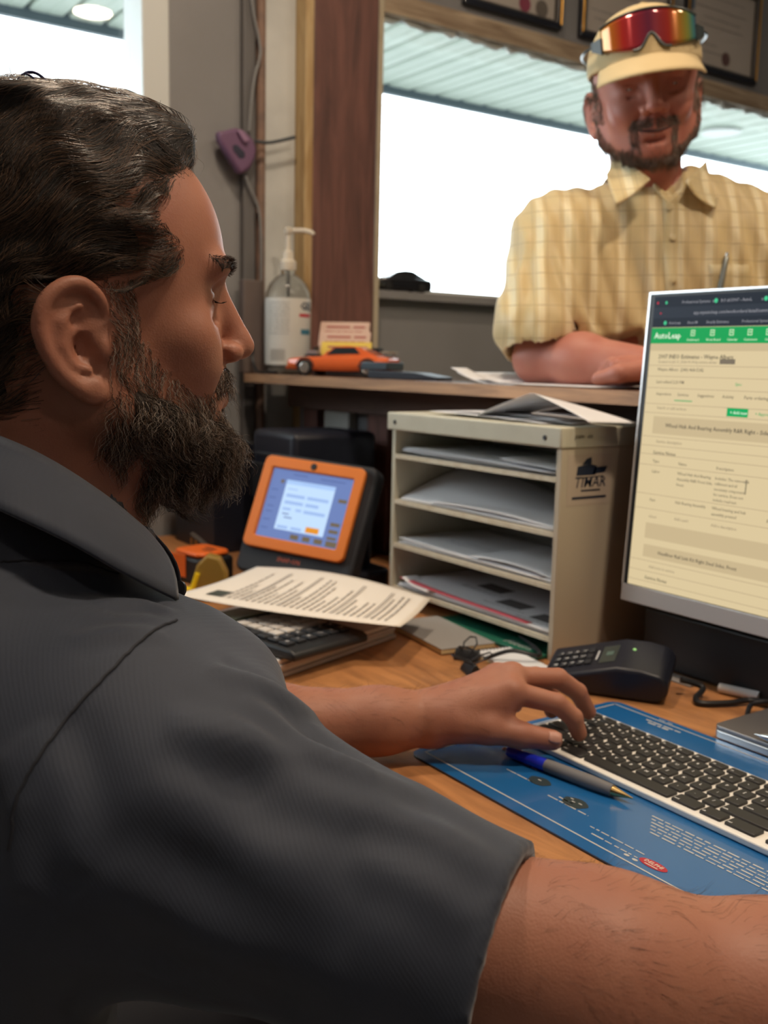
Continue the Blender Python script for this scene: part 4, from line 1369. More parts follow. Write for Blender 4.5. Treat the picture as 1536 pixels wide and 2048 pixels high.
# ---- black toy car on the window sill
tb = thing('toy_car', 'black model car on the window sill beside the brown post', 'toy car', (XW - .005, 1.50, W2z0 + .0005))
TBm = Matrix(((0, 1, 0, XW - .005), (-1, 0, 0, 1.498), (0, 0, 1, W2z0 + .0135), (0, 0, 0, 1)))
TBm = TBm @ Matrix.Scale(.88, 4)
blk = mat('car_black', (.012, .012, .014), rough=.25, coat=.6)
loft([(-.098, ring(.028, -.006, .018)), (-.09, ring(.031, -.011, .022)), (-.02, ring(.032, -.011, .025)), (.03, ring(.032, -.011, .024)), (.085, ring(.031, -.010, .021)), (.094, ring(.027, -.006, .015))][::1], TBm).build('body', blk, tb, bevel=.0015, ang=50)
loft([(-.080, [(-.024, .0235), (.024, .0235), (.022, .0245), (-.022, .0245)]), (-.035, [(-.027, .0245), (.027, .0245), (.020, .0445), (-.020, .0445)]), (-.008, [(-.027, .025), (.027, .025), (.020, .0455), (-.020, .0455)]),
      (.020, [(-.027, .0245), (.027, .0245), (.020, .041), (-.020, .041)]), (.052, [(-.026, .0235), (.026, .0235), (.024, .0245), (-.024, .0245)])], TBm).build('roof', blk, tb, bevel=.002)
for x in (-.060, .056):
    for sy in (-1, 1):
        MB().lathe([(.0125, 0), (.0125, .008), (.009, .009)], 20, TBm @ Matrix.Translation((x, sy * .0245, -.0030)) @ Matrix.Rotation(R(-90 * sy), 4, 'X')).build('wheel', M_tyre, tb)
put = MB()
put.box(0, (.020, .001, .004), mtx=TBm @ Matrix.Translation((.05, -.0315, .016)))
put.build('side_badge', mat('badge_grey', (.2, .2, .2), rough=.4), tb)

# ------------------------------------------------------------------ purple hook object on the wall and cords
M_pur = mat('purple_plastic', (.16, .085, .16), rough=.45)
pu = thing('purple_stud_finder', 'purple rounded triangular plastic device hanging on the wall cord', 'device', (XW + .02, 1.045, 1.66))
WP = lambda px, py: P(px, py, 2.235)
mb = MB()
outl = [(434, 262), (446, 262), (470, 256), (486, 262), (505, 280), (511, 300), (508, 318), (498, 338), (480, 350), (474, 344), (452, 308), (436, 282)]
cen = [(y_ - 0, z_) for (_, y_, z_) in [tuple(Vector(P(a, b, 2.0)) * 1.0) for a, b in outl]]


def on_wall(px, py):
    d = Vector(P(px, py, 1.0)) - Vector((0, 0, CAMZ))
    k_ = (XW + .036) / d.x
    return (d.y * k_, CAMZ + d.z * k_)


poly = [on_wall(a, b) for a, b in outl]
MX = Matrix(((0, 0, 1, 0), (1, 0, 0, 0), (0, 1, 0, 0), (0, 0, 0, 1)))
MB().prism(poly, XW + .0205, XW + .044, MX).build('body', M_pur, pu, bevel=.007)
MB().prism([on_wall(a, b) for a, b in [(462, 292), (470, 290), (486, 306), (486, 316), (476, 318), (463, 302)]], XW + .0442, XW + .0455, MX).build('recess', mat('purple_dark', (.03, .03, .055), rough=.6), pu, bevel=.001)
MB().prism([on_wall(a, b) for a, b in [(469, 264), (477, 261), (492, 280), (488, 288), (482, 286)]], XW + .0442, XW + .052, MX).build('grip_rib', mat('purple_light', (.30, .18, .29), rough=.4), pu, bevel=.002)
ww = lambda pts, o_=.05: [(XW + o_, *on_wall(a, b)) for a, b in pts]
tag(MB().tube(catmull(ww([(506, 284), (530, 287), (555, 283), (585, 276)], .047), 6), .0038, 8).build('cable', mat('cable_slate', (.06, .07, .08), rough=.5)), 'dark cable running from the purple device to the brown post', 'cable')
tag(MB().tube(catmull(ww([(498, -60), (508, 20), (520, 80), (522, 110), (512, 150), (505, 200), (500, 262)], .032), 6), .0030, 8).build('cable', mat('cable_grey', (.22, .22, .22), rough=.5)), 'grey cord hanging down the wall above the purple device', 'cable')
tag(MB().tube(catmull(ww([(494, 352), (500, 372), (514, 402), (521, 430), (524, 480), (524, 560), (520, 700)], .032), 6), .0030, 8).build('cable', mat('cable_grey', (.22, .22, .22), rough=.5)), 'grey cord hanging down the wall below the purple device', 'cable')
tag(MB().bx(XW + .0305, XW + .055, 1.035, 1.085, CT + .0, 1.315).build('cable_duct', mat('duct_brown', (.13, .10, .09), rough=.7), bevel=.003), 'brown box shaped cable cover on the wall above the counter end', 'cable cover')

# ------------------------------------------------------------------ framed certificates above the window
M_frame = mat('frame_black', (.012, .014, .022), rough=.3, coat=.4)
M_gold = mat('frame_gold', (.70, .38, .08), rough=.3, metal=1)
M_cert = mat('certificate', (.48, .43, .38), rough=.6)


def certificate(y0, y1, z0, z1, label, seals, blue=False):
    c_ = thing('certificate_frame', label, 'picture frame', (XW + .02, (y0 + y1) / 2, z0), 0, 'framed certificates above the window')
    W_, H_ = y1 - y0, z1 - z0
    Mf = Matrix(((0, 0, 1, XW + .0008), (1, 0, 0, (y0 + y1) / 2), (0, 1, 0, (z0 + z1) / 2), (0, 0, 0, 1)))
    mb = MB()
    frame_prism(mb, W_, H_, W_ - .034, H_ - .034, .0, .016, Mf, .002)
    mb.build('frame', M_frame, c_, bevel=.003)
    mb = MB()
    frame_prism(mb, W_ - .0342, H_ - .0342, W_ - .042, H_ - .042, .008, .0145, Mf, .001)
    mb.build('inner_lip', mat('lip_grey', (.10, .09, .08), rough=.4), c_)
    for sx in (-1, 1):
        MB().tube([Mf @ Vector((sx * (W_ / 2 - .006), -H_ / 2 + .012, .0172)), Mf @ Vector((sx * (W_ / 2 - .006), H_ / 2 - .012, .0172))], .0022, 8).build('gold_bead', M_gold, c_)
    g_ = plane_fn(Mf @ Vector((0, 0, .004)), (0, 1, 0), (0, 0, 1))
    ce = MB().quadmap(g_, -W_ / 2 + .02, W_ / 2 - .02, -H_ / 2 + .02, H_ / 2 - .02, 1, 1).build('certificate_sheet', M_cert, c_, smooth=False)
    mb = MB()
    g2 = plane_fn(Mf @ Vector((0, 0, .0050)), (0, 1, 0), (0, 0, 1))
    text_lines(mb, g2, [(-W_ * .32, W_ * .30, H_ * .30), (-W_ * .36, W_ * .34, H_ * .18), (-W_ * .25, W_ * .25, H_ * .08), (-W_ * .3, W_ * .3, 0), (-W_ * .38, -W_ * .05, -H_ * .2), (-W_ * .34, W_ * .1, -H_ * .28)], h=.003, seed=int(y0 * 10))
    mb.build('print', mat('cert_ink', (.25, .22, .20), rough=.7), ce, smooth=False)
    for (sy_, sz_, r_, col) in seals:
        MB().add([plane_fn(Mf @ Vector((0, 0, .0054)), (0, 1, 0), (0, 0, 1))(sy_ * W_ + r_ * math.cos(a), sz_ * H_ + r_ * math.sin(a)) for a in [j * math.pi / 12 for j in range(24)]], [tuple(range(24))]).build(
            'seal', mat('seal_%d' % int(1000 * sum(col)), col, rough=.5), ce, smooth=False)
    if blue:
        MB().quadmap(g2, -W_ / 2 + .024, -W_ / 2 + .045, H_ * .12, H_ / 2 - .03, 1, 1).build('blue_ribbon', mat('ribbon_blue', (.14, .20, .27), rough=.6), ce, smooth=False)


zf0 = 2.029
certificate(1.665, 2.000, zf0, zf0 + .27, 'black framed certificate with two seals, left one of the three above the window', [(.12, -.34, .020, (.28, .06, .10)), (.30, -.34, .022, (.16, .14, .12))])
certificate(2.070, 2.440, zf0, zf0 + .27, 'black framed certificate in the middle, directly behind the cap of the standing man', [])
certificate(2.500, 2.850, zf0, zf0 + .27, 'black framed certificate with blue ribbon and brown seal, right of the cap', [(.08, -.30, .020, (.14, .08, .075))], True)

# ================================================================== people
# sculpting: signed distance fields on a voxel grid, turned into one smooth surface by surface nets
class Vox:
    def __init__(s, lo, hi, h):
        s.lo = np.array(lo, float)
        s.h = h
        s.n = (np.ceil((np.array(hi, float) - s.lo) / h).astype(int) + 1)
        s.d = np.full(tuple(s.n), 1e3 * h, np.float32)

    def _sub(s, lo, hi):
        a = np.clip(np.floor((np.array(lo) - s.lo) / s.h).astype(int), 0, s.n)
        b = np.clip(np.ceil((np.array(hi) - s.lo) / s.h).astype(int) + 1, 0, s.n)
        if np.any(b <= a):
            return None
        ax = [(s.lo[i] + s.h * np.arange(a[i], b[i])).astype(np.float32) for i in range(3)]
        X, Y, Z = np.meshgrid(*ax, indexing='ij', sparse=True)
        return (slice(a[0], b[0]), slice(a[1], b[1]), slice(a[2], b[2])), X, Y, Z

    def apply(s, fn, lo, hi, k, op='add'):
        m = k + 3 * s.h
        q = s._sub(np.array(lo) - m, np.array(hi) + m)
        if q is None:
            return s
        sl, X, Y, Z = q
        b = fn(X, Y, Z)
        a = s.d[sl]
        if op == 'add':
            if k > 0:
                hh = np.maximum(k - np.abs(a - b), 0) / k
                s.d[sl] = np.minimum(a, b) - hh * hh * k * .25
            else:
                s.d[sl] = np.minimum(a, b)
        elif op == 'sub':
            b = -b
            if k > 0:
                hh = np.maximum(k - np.abs(a - b), 0) / k
                s.d[sl] = np.maximum(a, b) + hh * hh * k * .25
            else:
                s.d[sl] = np.maximum(a, b)
        elif op == 'disp':
            s.d[sl] = a + b
        return s

    def ell(s, c, r, k=0, op='add', rot=None):
        c = np.array(c, float)
        r = np.array(r, float)
        Rm = np.array(rot) if rot is not None else None
        e = (np.abs(Rm) @ r if Rm is not None else r)

        def fn(X, Y, Z):
            x, y, z = X - c[0], Y - c[1], Z - c[2]
            if Rm is not None:
                x, y, z = (Rm[0, 0] * x + Rm[1, 0] * y + Rm[2, 0] * z, Rm[0, 1] * x + Rm[1, 1] * y + Rm[2, 1] * z, Rm[0, 2] * x + Rm[1, 2] * y + Rm[2, 2] * z)
            k0 = np.sqrt((x / r[0]) ** 2 + (y / r[1]) ** 2 + (z / r[2]) ** 2)
            k1 = np.sqrt((x / r[0] ** 2) ** 2 + (y / r[1] ** 2) ** 2 + (z / r[2] ** 2) ** 2) + 1e-9
            return k0 * (k0 - 1) / k1
        return s.apply(fn, c - e, c + e, k, op)

    def cone(s, p0, p1, r0, r1, k=0, op='add', flat=None):
        """round cone; flat=(axis vector, factor) squashes distances along a direction"""
        p0 = np.array(p0, float)
        p1 = np.array(p1, float)
        ab = p1 - p0
        L2 = float(ab @ ab) + 1e-12

        def fn(X, Y, Z):
            x, y, z = X - p0[0], Y - p0[1], Z - p0[2]
            t = np.clip((x * ab[0] + y * ab[1] + z * ab[2]) / L2, 0, 1)
            dx, dy, dz = x - t * ab[0], y - t * ab[1], z - t * ab[2]
            if flat is not None:
                w, fct = flat
                q = (dx * w[0] + dy * w[1] + dz * w[2]) * (fct - 1)
                dx, dy, dz = dx + q * w[0], dy + q * w[1], dz + q * w[2]
            return np.sqrt(dx * dx + dy * dy + dz * dz) - (r0 + (r1 - r0) * t)
        m = max(r0, r1)
        return s.apply(fn, np.minimum(p0, p1) - m, np.maximum(p0, p1) + m, k, op)

    def chain(s, pts, rs, k, op='add', **kw):
        for i in range(len(pts) - 1):
            s.cone(pts[i], pts[i + 1], rs[i], rs[i + 1], k, op, **kw)
        return s

    def halfspace(s, p, n, keep_neg=True):
        """cuts away everything on the side the normal points to"""
        p = np.array(p, float)
        n = np.array(n, float)
        n = n / np.linalg.norm(n)
        ax = [(s.lo[i] + s.h * np.arange(s.n[i])).astype(np.float32) for i in range(3)]
        X, Y, Z = np.meshgrid(*ax, indexing='ij', sparse=True)
        s.d = np.maximum(s.d, ((X - p[0]) * n[0] + (Y - p[1]) * n[1] + (Z - p[2]) * n[2]).astype(np.float32))
        return s

    def sample(s, Pn):
        q = (Pn - s.lo) / s.h
        i = np.clip(np.floor(q).astype(int), 0, s.n - 2)
        f = np.clip(q - i, 0, 1)
        d = 0
        for dx in (0, 1):
            for dy in (0, 1):
                for dz in (0, 1):
                    w = (f[:, 0] if dx else 1 - f[:, 0]) * (f[:, 1] if dy else 1 - f[:, 1]) * (f[:, 2] if dz else 1 - f[:, 2])
                    d = d + w * s.d[i[:, 0] + dx, i[:, 1] + dy, i[:, 2] + dz]
        return d

    def grad(s, Pn):
        e = s.h
        g = np.stack([s.sample(Pn + np.eye(3)[k] * e) - s.sample(Pn - np.eye(3)[k] * e) for k in range(3)], 1)
        return g / (np.linalg.norm(g, axis=1, keepdims=True) + 1e-9)

    def mesh(s):
        d = s.d
        ins = d < 0
        c = np.zeros(tuple(s.n - 1), np.int8)
        for dx in (0, 1):
            for dy in (0, 1):
                for dz in (0, 1):
                    c += ins[dx:s.n[0] - 1 + dx, dy:s.n[1] - 1 + dy, dz:s.n[2] - 1 + dz]
        act = (c > 0) & (c < 8)
        idx = np.argwhere(act)
        vid = np.full(act.shape, -1, np.int64)
        vid[act] = np.arange(len(idx))
        acc = np.zeros((len(idx), 3))
        cnt = np.zeros(len(idx))
        corners = [(0, 0, 0), (1, 0, 0), (0, 1, 0), (1, 1, 0), (0, 0, 1), (1, 0, 1), (0, 1, 1), (1, 1, 1)]
        for a in range(8):
            for b in range(a + 1, 8):
                A, B = np.array(corners[a]), np.array(corners[b])
                if np.abs(A - B).sum() != 1:
                    continue
                da = d[tuple((idx + A).T)]
                db = d[tuple((idx + B).T)]
                m = (da < 0) != (db < 0)
                t = np.where(m, da / np.where(m, da - db, 1), 0)
                acc += m[:, None] * (A + (B - A) * t[:, None])
                cnt += m
        V = s.lo + s.h * (idx + acc / cnt[:, None])
        F = []
        for ax in range(3):
            o1, o2 = [(1, 2), (2, 0), (0, 1)][ax]
            n = s.n.copy()
            sl0 = [slice(None)] * 3
            sl1 = [slice(None)] * 3
            sl0[ax] = slice(0, n[ax] - 1)
            sl1[ax] = slice(1, n[ax])
            a = ins[tuple(sl0)]
            b = ins[tuple(sl1)]
            e = np.argwhere(a != b)
            e = e[(e[:, o1] > 0) & (e[:, o2] > 0) & (e[:, o1] < n[o1] - 1) & (e[:, o2] < n[o2] - 1)]
            sgn = a[tuple(e.T)]
            u1 = np.zeros(3, int)
            u1[o1] = 1
            u2 = np.zeros(3, int)
            u2[o2] = 1
            q = np.stack([vid[tuple((e - u1 - u2).T)], vid[tuple((e - u2).T)], vid[tuple(e.T)], vid[tuple((e - u1).T)]], 1)
            q[~sgn] = q[~sgn][:, ::-1]
            F.append(q)
        return V, np.concatenate(F)


def np_mesh(name, parts, m, parent, M=None, ang=80):
    """parts: list of (V, F quads) joined into one mesh; M maps to world"""
    Vs, Fs, n = [], [], 0
    for V, F in parts:
        Vs.append(V)
        Fs.append(F + n)
        n += len(V)
    V = np.concatenate(Vs)
    F = np.concatenate(Fs)
    if parent is not None:
        V = V - np.array(world_of(parent).translation)
    me = bpy.data.meshes.new(name)
    me.vertices.add(len(V))
    me.vertices.foreach_set('co', V.astype(np.float32).ravel())
    k = F.shape[1]
    me.loops.add(F.size)
    me.loops.foreach_set('vertex_index', F.astype(np.int32).ravel())
    me.polygons.add(len(F))
    me.polygons.foreach_set('loop_start', np.arange(0, F.size, k, dtype=np.int32))
    me.update(calc_edges=True)
    me.validate()
    me.polygons.foreach_set('use_smooth', [True] * len(me.polygons))
    me.materials.append(m)
    o = bpy.data.objects.new(name, me)
    scene.collection.objects.link(o)
    o.parent = parent
    return o


def xf(V, M):
    A = np.array(M)
    return V @ A[:3, :3].T + A[:3, 3]


def ribbons(pts, r0, r1, sides=3):
    """pts (N, S, 3) strands -> thin tubes"""
    N, S, _ = pts.shape
    T = np.gradient(pts, axis=1)
    T /= np.linalg.norm(T, axis=2, keepdims=True) + 1e-9
    ref = np.tile(np.array([.3, .5, .81]), (N, S, 1))
    A = np.cross(T, ref)
    A /= np.linalg.norm(A, axis=2, keepdims=True) + 1e-9
    B = np.cross(T, A)
    rad = (r0 + (r1 - r0) * np.linspace(0, 1, S))[None, :, None]
    V = np.stack([pts + rad * (A * math.cos(2 * math.pi * k / sides) + B * math.sin(2 * math.pi * k / sides)) for k in range(sides)], 2)
    base = (np.arange(N)[:, None] * S + np.arange(S - 1)[None, :]) * sides
    F = []
    for k in range(sides):
        k2 = (k + 1) % sides
        F.append(np.stack([base + k, base + k2, base + sides + k2, base + sides + k], 2).reshape(-1, 4))
    return V.reshape(-1, 3), np.concatenate(F)


def vnoise(P_, freq, seed):
    """smooth pseudo random vector field"""
    rs = np.random.RandomState(seed)
    out = np.zeros_like(P_)
    for _ in range(4):
        k = rs.normal(size=(3, 3)) * freq
        ph = rs.uniform(0, 6.28, 3)
        out += np.sin(P_ @ k.T + ph)
    return out / 2


def grow(vox, roots, flow, length, S, clear, seed, wig=.25, wfreq=1.5, curl=0.0, lift=.25, grav=0.0, pull=0.0):
    """strands following flow(p) just above the surface of vox; units of vox"""
    rs = np.random.RandomState(seed)
    N = len(roots)
    L = length if np.ndim(length) else np.full(N, length)
    step = (L / (S - 1))[:, None]
    p = roots.copy()
    out = [p.copy()]
    ph = rs.uniform(0, 6.28, N)
    amp = rs.uniform(.3, 1, N)
    for i in range(S - 1):
        g = vox.grad(p)
        f = flow(p)
        f = f - g * (f * g).sum(1, keepdims=True)
        f /= np.linalg.norm(f, axis=1, keepdims=True) + 1e-6
        d = f + g * (lift if i < 2 else lift * .3) + wig * vnoise(p, wfreq, seed)
        if curl:
            a = ph + i * 1.15
            side = np.cross(f, g)
            d = d + curl * amp[:, None] * (np.cos(a)[:, None] * side + np.sin(a)[:, None] * g)
        d[:, 2] -= grav
        d /= np.linalg.norm(d, axis=1, keepdims=True)
        p = p + d * step
        dist = vox.sample(p)
        push = np.maximum(clear * min(1, (i + 1) / 2) - dist, 0)[:, None]
        p = p + g * push
        if pull:
            p = p - g * (np.clip(dist - clear - .22, 0, .6) * pull)[:, None]
        out.append(p.copy())
    return np.stack(out, 1)


def surf_points(V, F, mask_fn, n, rs):
    """random points on the quads whose centre passes mask_fn"""
    C_ = V[F].mean(1)
    w = mask_fn(C_)
    idx = np.nonzero(w > 0)[0]
    pr_ = w[idx] / w[idx].sum()
    ch = rs.choice(idx, n, p=pr_)
    q = V[F[ch]]
    a, b = rs.uniform(0, 1, (2, n, 1))
    return (q[:, 0] * (1 - a) + q[:, 1] * a) * (1 - b) + (q[:, 3] * (1 - a) + q[:, 2] * a) * b


# ---- skin, hair and cloth materials
def skin_mat(name, col, col2, rough=.5, sss=.12):
    m = mat(name, col, rough=rough, sss=sss, noise=(22, .55, col2), spec=.4)
    nt = m.node_tree
    b = nt.nodes['Principled BSDF']
    tc = nt.nodes.new('ShaderNodeTexCoord')
    n2 = nt.nodes.new('ShaderNodeTexNoise')
    n2.inputs['Scale'].default_value = 420
    n2.inputs['Detail'].default_value = 3
    n3 = nt.nodes.new('ShaderNodeTexVoronoi')
    n3.inputs['Scale'].default_value = 700
    ad = nt.nodes.new('ShaderNodeMath')
    ad.operation = 'ADD'
    bp = nt.nodes.new('ShaderNodeBump')
    bp.inputs['Strength'].default_value = .10
    bp.inputs['Distance'].default_value = .001
    nt.links.new(tc.outputs['Object'], n2.inputs['Vector'])
    nt.links.new(tc.outputs['Object'], n3.inputs['Vector'])
    nt.links.new(n2.outputs['Fac'], ad.inputs[0])
    nt.links.new(n3.outputs['Distance'], ad.inputs[1])
    nt.links.new(ad.outputs[0], bp.inputs['Height'])
    nt.links.new(bp.outputs[0], b.inputs['Normal'])
    return m


def head_sdf(h, wide=1.0, smile=0.0, chin=1.0, eye_open=.22, nose=1.0):
    """head in its own frame, centimetres: x forward, y to the head's left, z up, origin between the ear canals"""
    v = Vox((-12.5, -10.5, -19), (13.5, 10.5, 17), h)
    W = wide
    v.ell((0.1, 0, 6.0), (9.5, 7.7 * W, 8.9), 1)
    v.ell((3.0, 0, -.3), (6.4, 6.1 * W, 8.6), 2.0)
    v.ell((-3.5, 0, 1.5), (6.0, 6.4, 7.5), 2)
    for s in (-1, 1):
        v.ell((8.0, s * 2.6, 5.1), (1.5, 2.6, .95), 1.2)              # brow ridge
        v.ell((6.1, s * 4.5, .6), (1.8, 1.7, 1.6), 1.6)               # cheek bone
        v.ell((6.6 + .6 * smile, s * (3.6 + .3 * smile), -1.0 + .6 * smile), (1.75, 1.6, 1.7), 1.6)   # cheek
        v.cone((6.6, s * 1.6, -6.0), (.8, s * 5.3 * W, -3.6), 1.9, 1.9, 1.6)     # jaw
        v.cone((.8, s * 5.3 * W, -3.6), (.2, s * 6.3 * W, .5), 1.9, 1.6, 1.8)
    v.ell((6.3, 0, -3.0), (3.35, 3.3, 3.4), 1.5)                      # muzzle
    v.ell((7.15, 0, -6.0), (2.2, 2.4, 1.9 * chin), 1.4)               # chin
    v.cone((-2.6, 0, -3), (-4.4, 0, -17), 5.7, 6.1, 2.5)              # neck
    v.cone((3.0, 0, -7.5), (-1.0, 0, -17), 2.6, 3.4, 3)               # throat
    for s in (-1, 1):
        v.ell((9.9, s * 3.3, 3.3), (1.9, 1.75, 1.25), 1.3, 'sub')     # socket
    # nose
    v.cone((8.95, 0, 4.5), (10.55, 0, 1.1), .72, .95 * nose, .8)
    v.ell((10.85, 0, .25), (1.18 * nose, 1.12 * nose, 1.0), .6)
    for s in (-1, 1):
        v.ell((9.85, s * 1.35 * nose, -.25), (1.0, .78, .72), .5)
        v.ell((10.35, s * .68, -1.15), (.62, .34, .38), .25, 'sub')
        v.cone((9.3, s * 1.95, -.5), (8.45, s * 3.1 + s * .3 * smile, -2.6), .22, .2, .6, 'sub')   # nasolabial fold
        v.cone((7.6, s * 4.6, 1.6), (8.6, s * 2.2, 1.9), .12, .1, .5, 'sub')                       # under the eye
    v.cone((9.6, 0, -1.1), (9.55, 0, -1.9), .35, .35, .6)
    # lips
    z0 = -3.05
    for s in (-1, 1):
        sm = .7 * smile
        v.cone((9.55, 0, z0 + .42), (8.35 - .3 * smile, s * (2.5 + sm), z0 + .12 + .5 * smile), .42 - .1 * smile, .16, .5)
        v.cone((9.50 - .15 * smile, 0, z0 - .50), (8.30 - .3 * smile, s * (2.2 + sm), z0 - .05 + .5 * smile), .52 - .2 * smile, .2, .5)
        v.cone((10.1, 0, z0), (8.7 - .3 * smile, s * (2.7 + sm), z0 + .05 + .6 * smile), .10 - .05 * smile, .10 - .04 * smile, .2, 'sub')
    v.cone((9.0, -1, z0 - 1.7), (9.0, 1, z0 - 1.7), .35, .35, .9, 'sub')
    # eye balls are separate; lids close around them
    for s in (-1, 1):
        v.ell((6.95, s * 3.2, 3.15), (1.34, 1.45, 1.30), .45)
        v.cone((8.5, s * 2.1, 3.12 - eye_open * .4), (7.9, s * 4.1, 3.10 - eye_open * .2), eye_open, eye_open * .7, .12, 'sub')
        v.cone((8.45, s * 2.2, 3.75), (7.85, s * 4.3, 3.85), .10, .08, .3, 'sub')     # lid crease
    # ears
    for s in (-1, 1):
        e = lambda x, z, o=0.0: (x - .3 * (o), s * (7.05 * W + .35 + o), z)
        out = [e(.45, 1.7, .1), e(.2, 2.7, .35), e(-.7, 3.45, .75), e(-1.8, 3.25, 1.05), e(-2.75, 2.3, 1.25), e(-3.1, .9, 1.25), e(-2.75, -.5, 1.05), e(-2.0, -1.7, .8), e(-1.0, -2.6, .6)]
        oc = catmull(out, 5)
        rr_ = np.interp(np.linspace(0, 1, len(oc)), np.linspace(0, 1, 9), [.30, .36, .42, .44, .44, .43, .43, .45, .52])
        v.chain([tuple(q) for q in oc], list(rr_), .06)
        v.ell(e(-.35, -2.75, .45), (.85, .42, .85), .5)
        # back plate of the ear
        v.ell(e(-1.2, .4, .35), (2.0, .36, 3.2), .4, rot=np.array(Euler((0, 0, s * R(-24))).to_matrix()))
        v.chain([e(-.9, 2.2, .7), e(-1.9, 1.2, .95), e(-2.0, -.1, .9), e(-1.4, -1.2, .65), e(-.5, -1.55, .5)], [.24, .28, .30, .28, .26], .22)
        v.ell(e(.30, -.2, .25), (.50, .55, .75), .35)                 # tragus
        v.ell(e(-.75, -.2, .75), (.62, .75, .95), .25, 'sub')         # concha
        v.ell(e(-.9, 1.35, .85), (.55, .45, .6), .25, 'sub')
    return v


def frame(fx, up, origin, scale=.01):
    fx = Vector(fx).normalized()
    up = Vector(up)
    y = up.cross(fx).normalized()
    z = fx.cross(y)
    return Matrix(((fx.x * scale, y.x * scale, z.x * scale, origin[0]), (fx.y * scale, y.y * scale, z.y * scale, origin[1]), (fx.z * scale, y.z * scale, z.z * scale, origin[2]), (0, 0, 0, 1)))


def eyes(HM, parent, iris, gaze=(1, 0, -.25)):
    for s in (-1, 1):
        c = HM @ Vector((6.95, s * 3.2, 3.15))
        g = (HM.to_3x3() @ Vector(gaze)).normalized()
        q = Matrix.Translation(c) @ g.to_track_quat('Z', 'Y').to_matrix().to_4x4()
        prof = [(.0122 * math.sin(a), .0122 * math.cos(a)) for a in [R(180 - i * 12) for i in range(16)]]
        prof[0] = (.0001, prof[0][1])
        e = MB().lathe(prof + [(.0001, .0122)], 24, q).build('eye', mat('eye_white', (.62, .58, .54), rough=.15, coat=.6), parent, ang=80)
        MB().lathe([(.0058, .0108), (.0056, .0112), (.0001, .0123)], 20, q).build('iris', iris, e)


def hand_sdf(v, wrist, palm_pts, fingers, thumb, k=.006, wr=(.020, .024)):
    """wrist point, mcp points, fingers: lists of joints from knuckle to tip with radii"""
    for mcp, r in palm_pts:
        v.cone(wrist, mcp, wr[0], r, .010)
    for i in range(len(palm_pts) - 1):
        v.cone(palm_pts[i][0], palm_pts[i + 1][0], palm_pts[i][1] * .95, palm_pts[i + 1][1] * .95, .006)
    for f_ in fingers:
        v.chain([p for p, _ in f_], [r for _, r in f_], .0025)
    v.chain([p for p, _ in thumb], [r for _, r in thumb], k)


# ------------------------------------------------------------------ seated man
M_skin1 = skin_mat('skin_seated', (.38, .165, .105), (.32, .12, .08))
M_shirt1 = mat('shirt_charcoal', (.026, .034, .055), rough=.75, noise=(2.5, .5, (.020, .029, .052)), sheen=.2)
nt = M_shirt1.node_tree
tcs = nt.nodes.new('ShaderNodeTexCoord')
wv = nt.nodes.new('ShaderNodeTexWave')
wv.inputs['Scale'].default_value = 190
wv.inputs['Distortion'].default_value = 1.5
wv.bands_direction = 'DIAGONAL'
nz_s = nt.nodes.new('ShaderNodeTexNoise')
nz_s.inputs['Scale'].default_value = 900
ads = nt.nodes.new('ShaderNodeMath')
ads.operation = 'ADD'
bps = nt.nodes.new('ShaderNodeBump')
bps.inputs['Strength'].default_value = .09
bps.inputs['Distance'].default_value = .0006
nt.links.new(tcs.outputs['Object'], wv.inputs['Vector'])
nt.links.new(tcs.outputs['Object'], nz_s.inputs['Vector'])
nt.links.new(wv.outputs['Fac'], ads.inputs[0])
nt.links.new(nz_s.outputs['Fac'], ads.inputs[1])
nt.links.new(ads.outputs[0], bps.inputs['Height'])
nt.links.new(bps.outputs[0], nt.nodes['Principled BSDF'].inputs['Normal'])
M_hair1 = mat('hair_dark', (.020, .014, .011), rough=.38, spec=.6)
M_hairbase = mat('hair_under', (.014, .011, .010), rough=.7)
M_grey = mat('hair_grey', (.42, .35, .29), rough=.35, spec=.6)
M_brownhair = mat('hair_brown', (.14, .080, .048), rough=.36, spec=.6)

HC = (-.671, .2186, 1.147)
HFWD = (.172, .985, 0)
HM1 = frame(HFWD, (0, 0, 1), HC)
man = thing('person', 'seated man in dark grey shirt with slicked dark hair and full beard, typing', 'person', (-.68, .10, .46))
hv = head_sdf(.2, eye_open=.14)
Vh, Fh = hv.mesh()

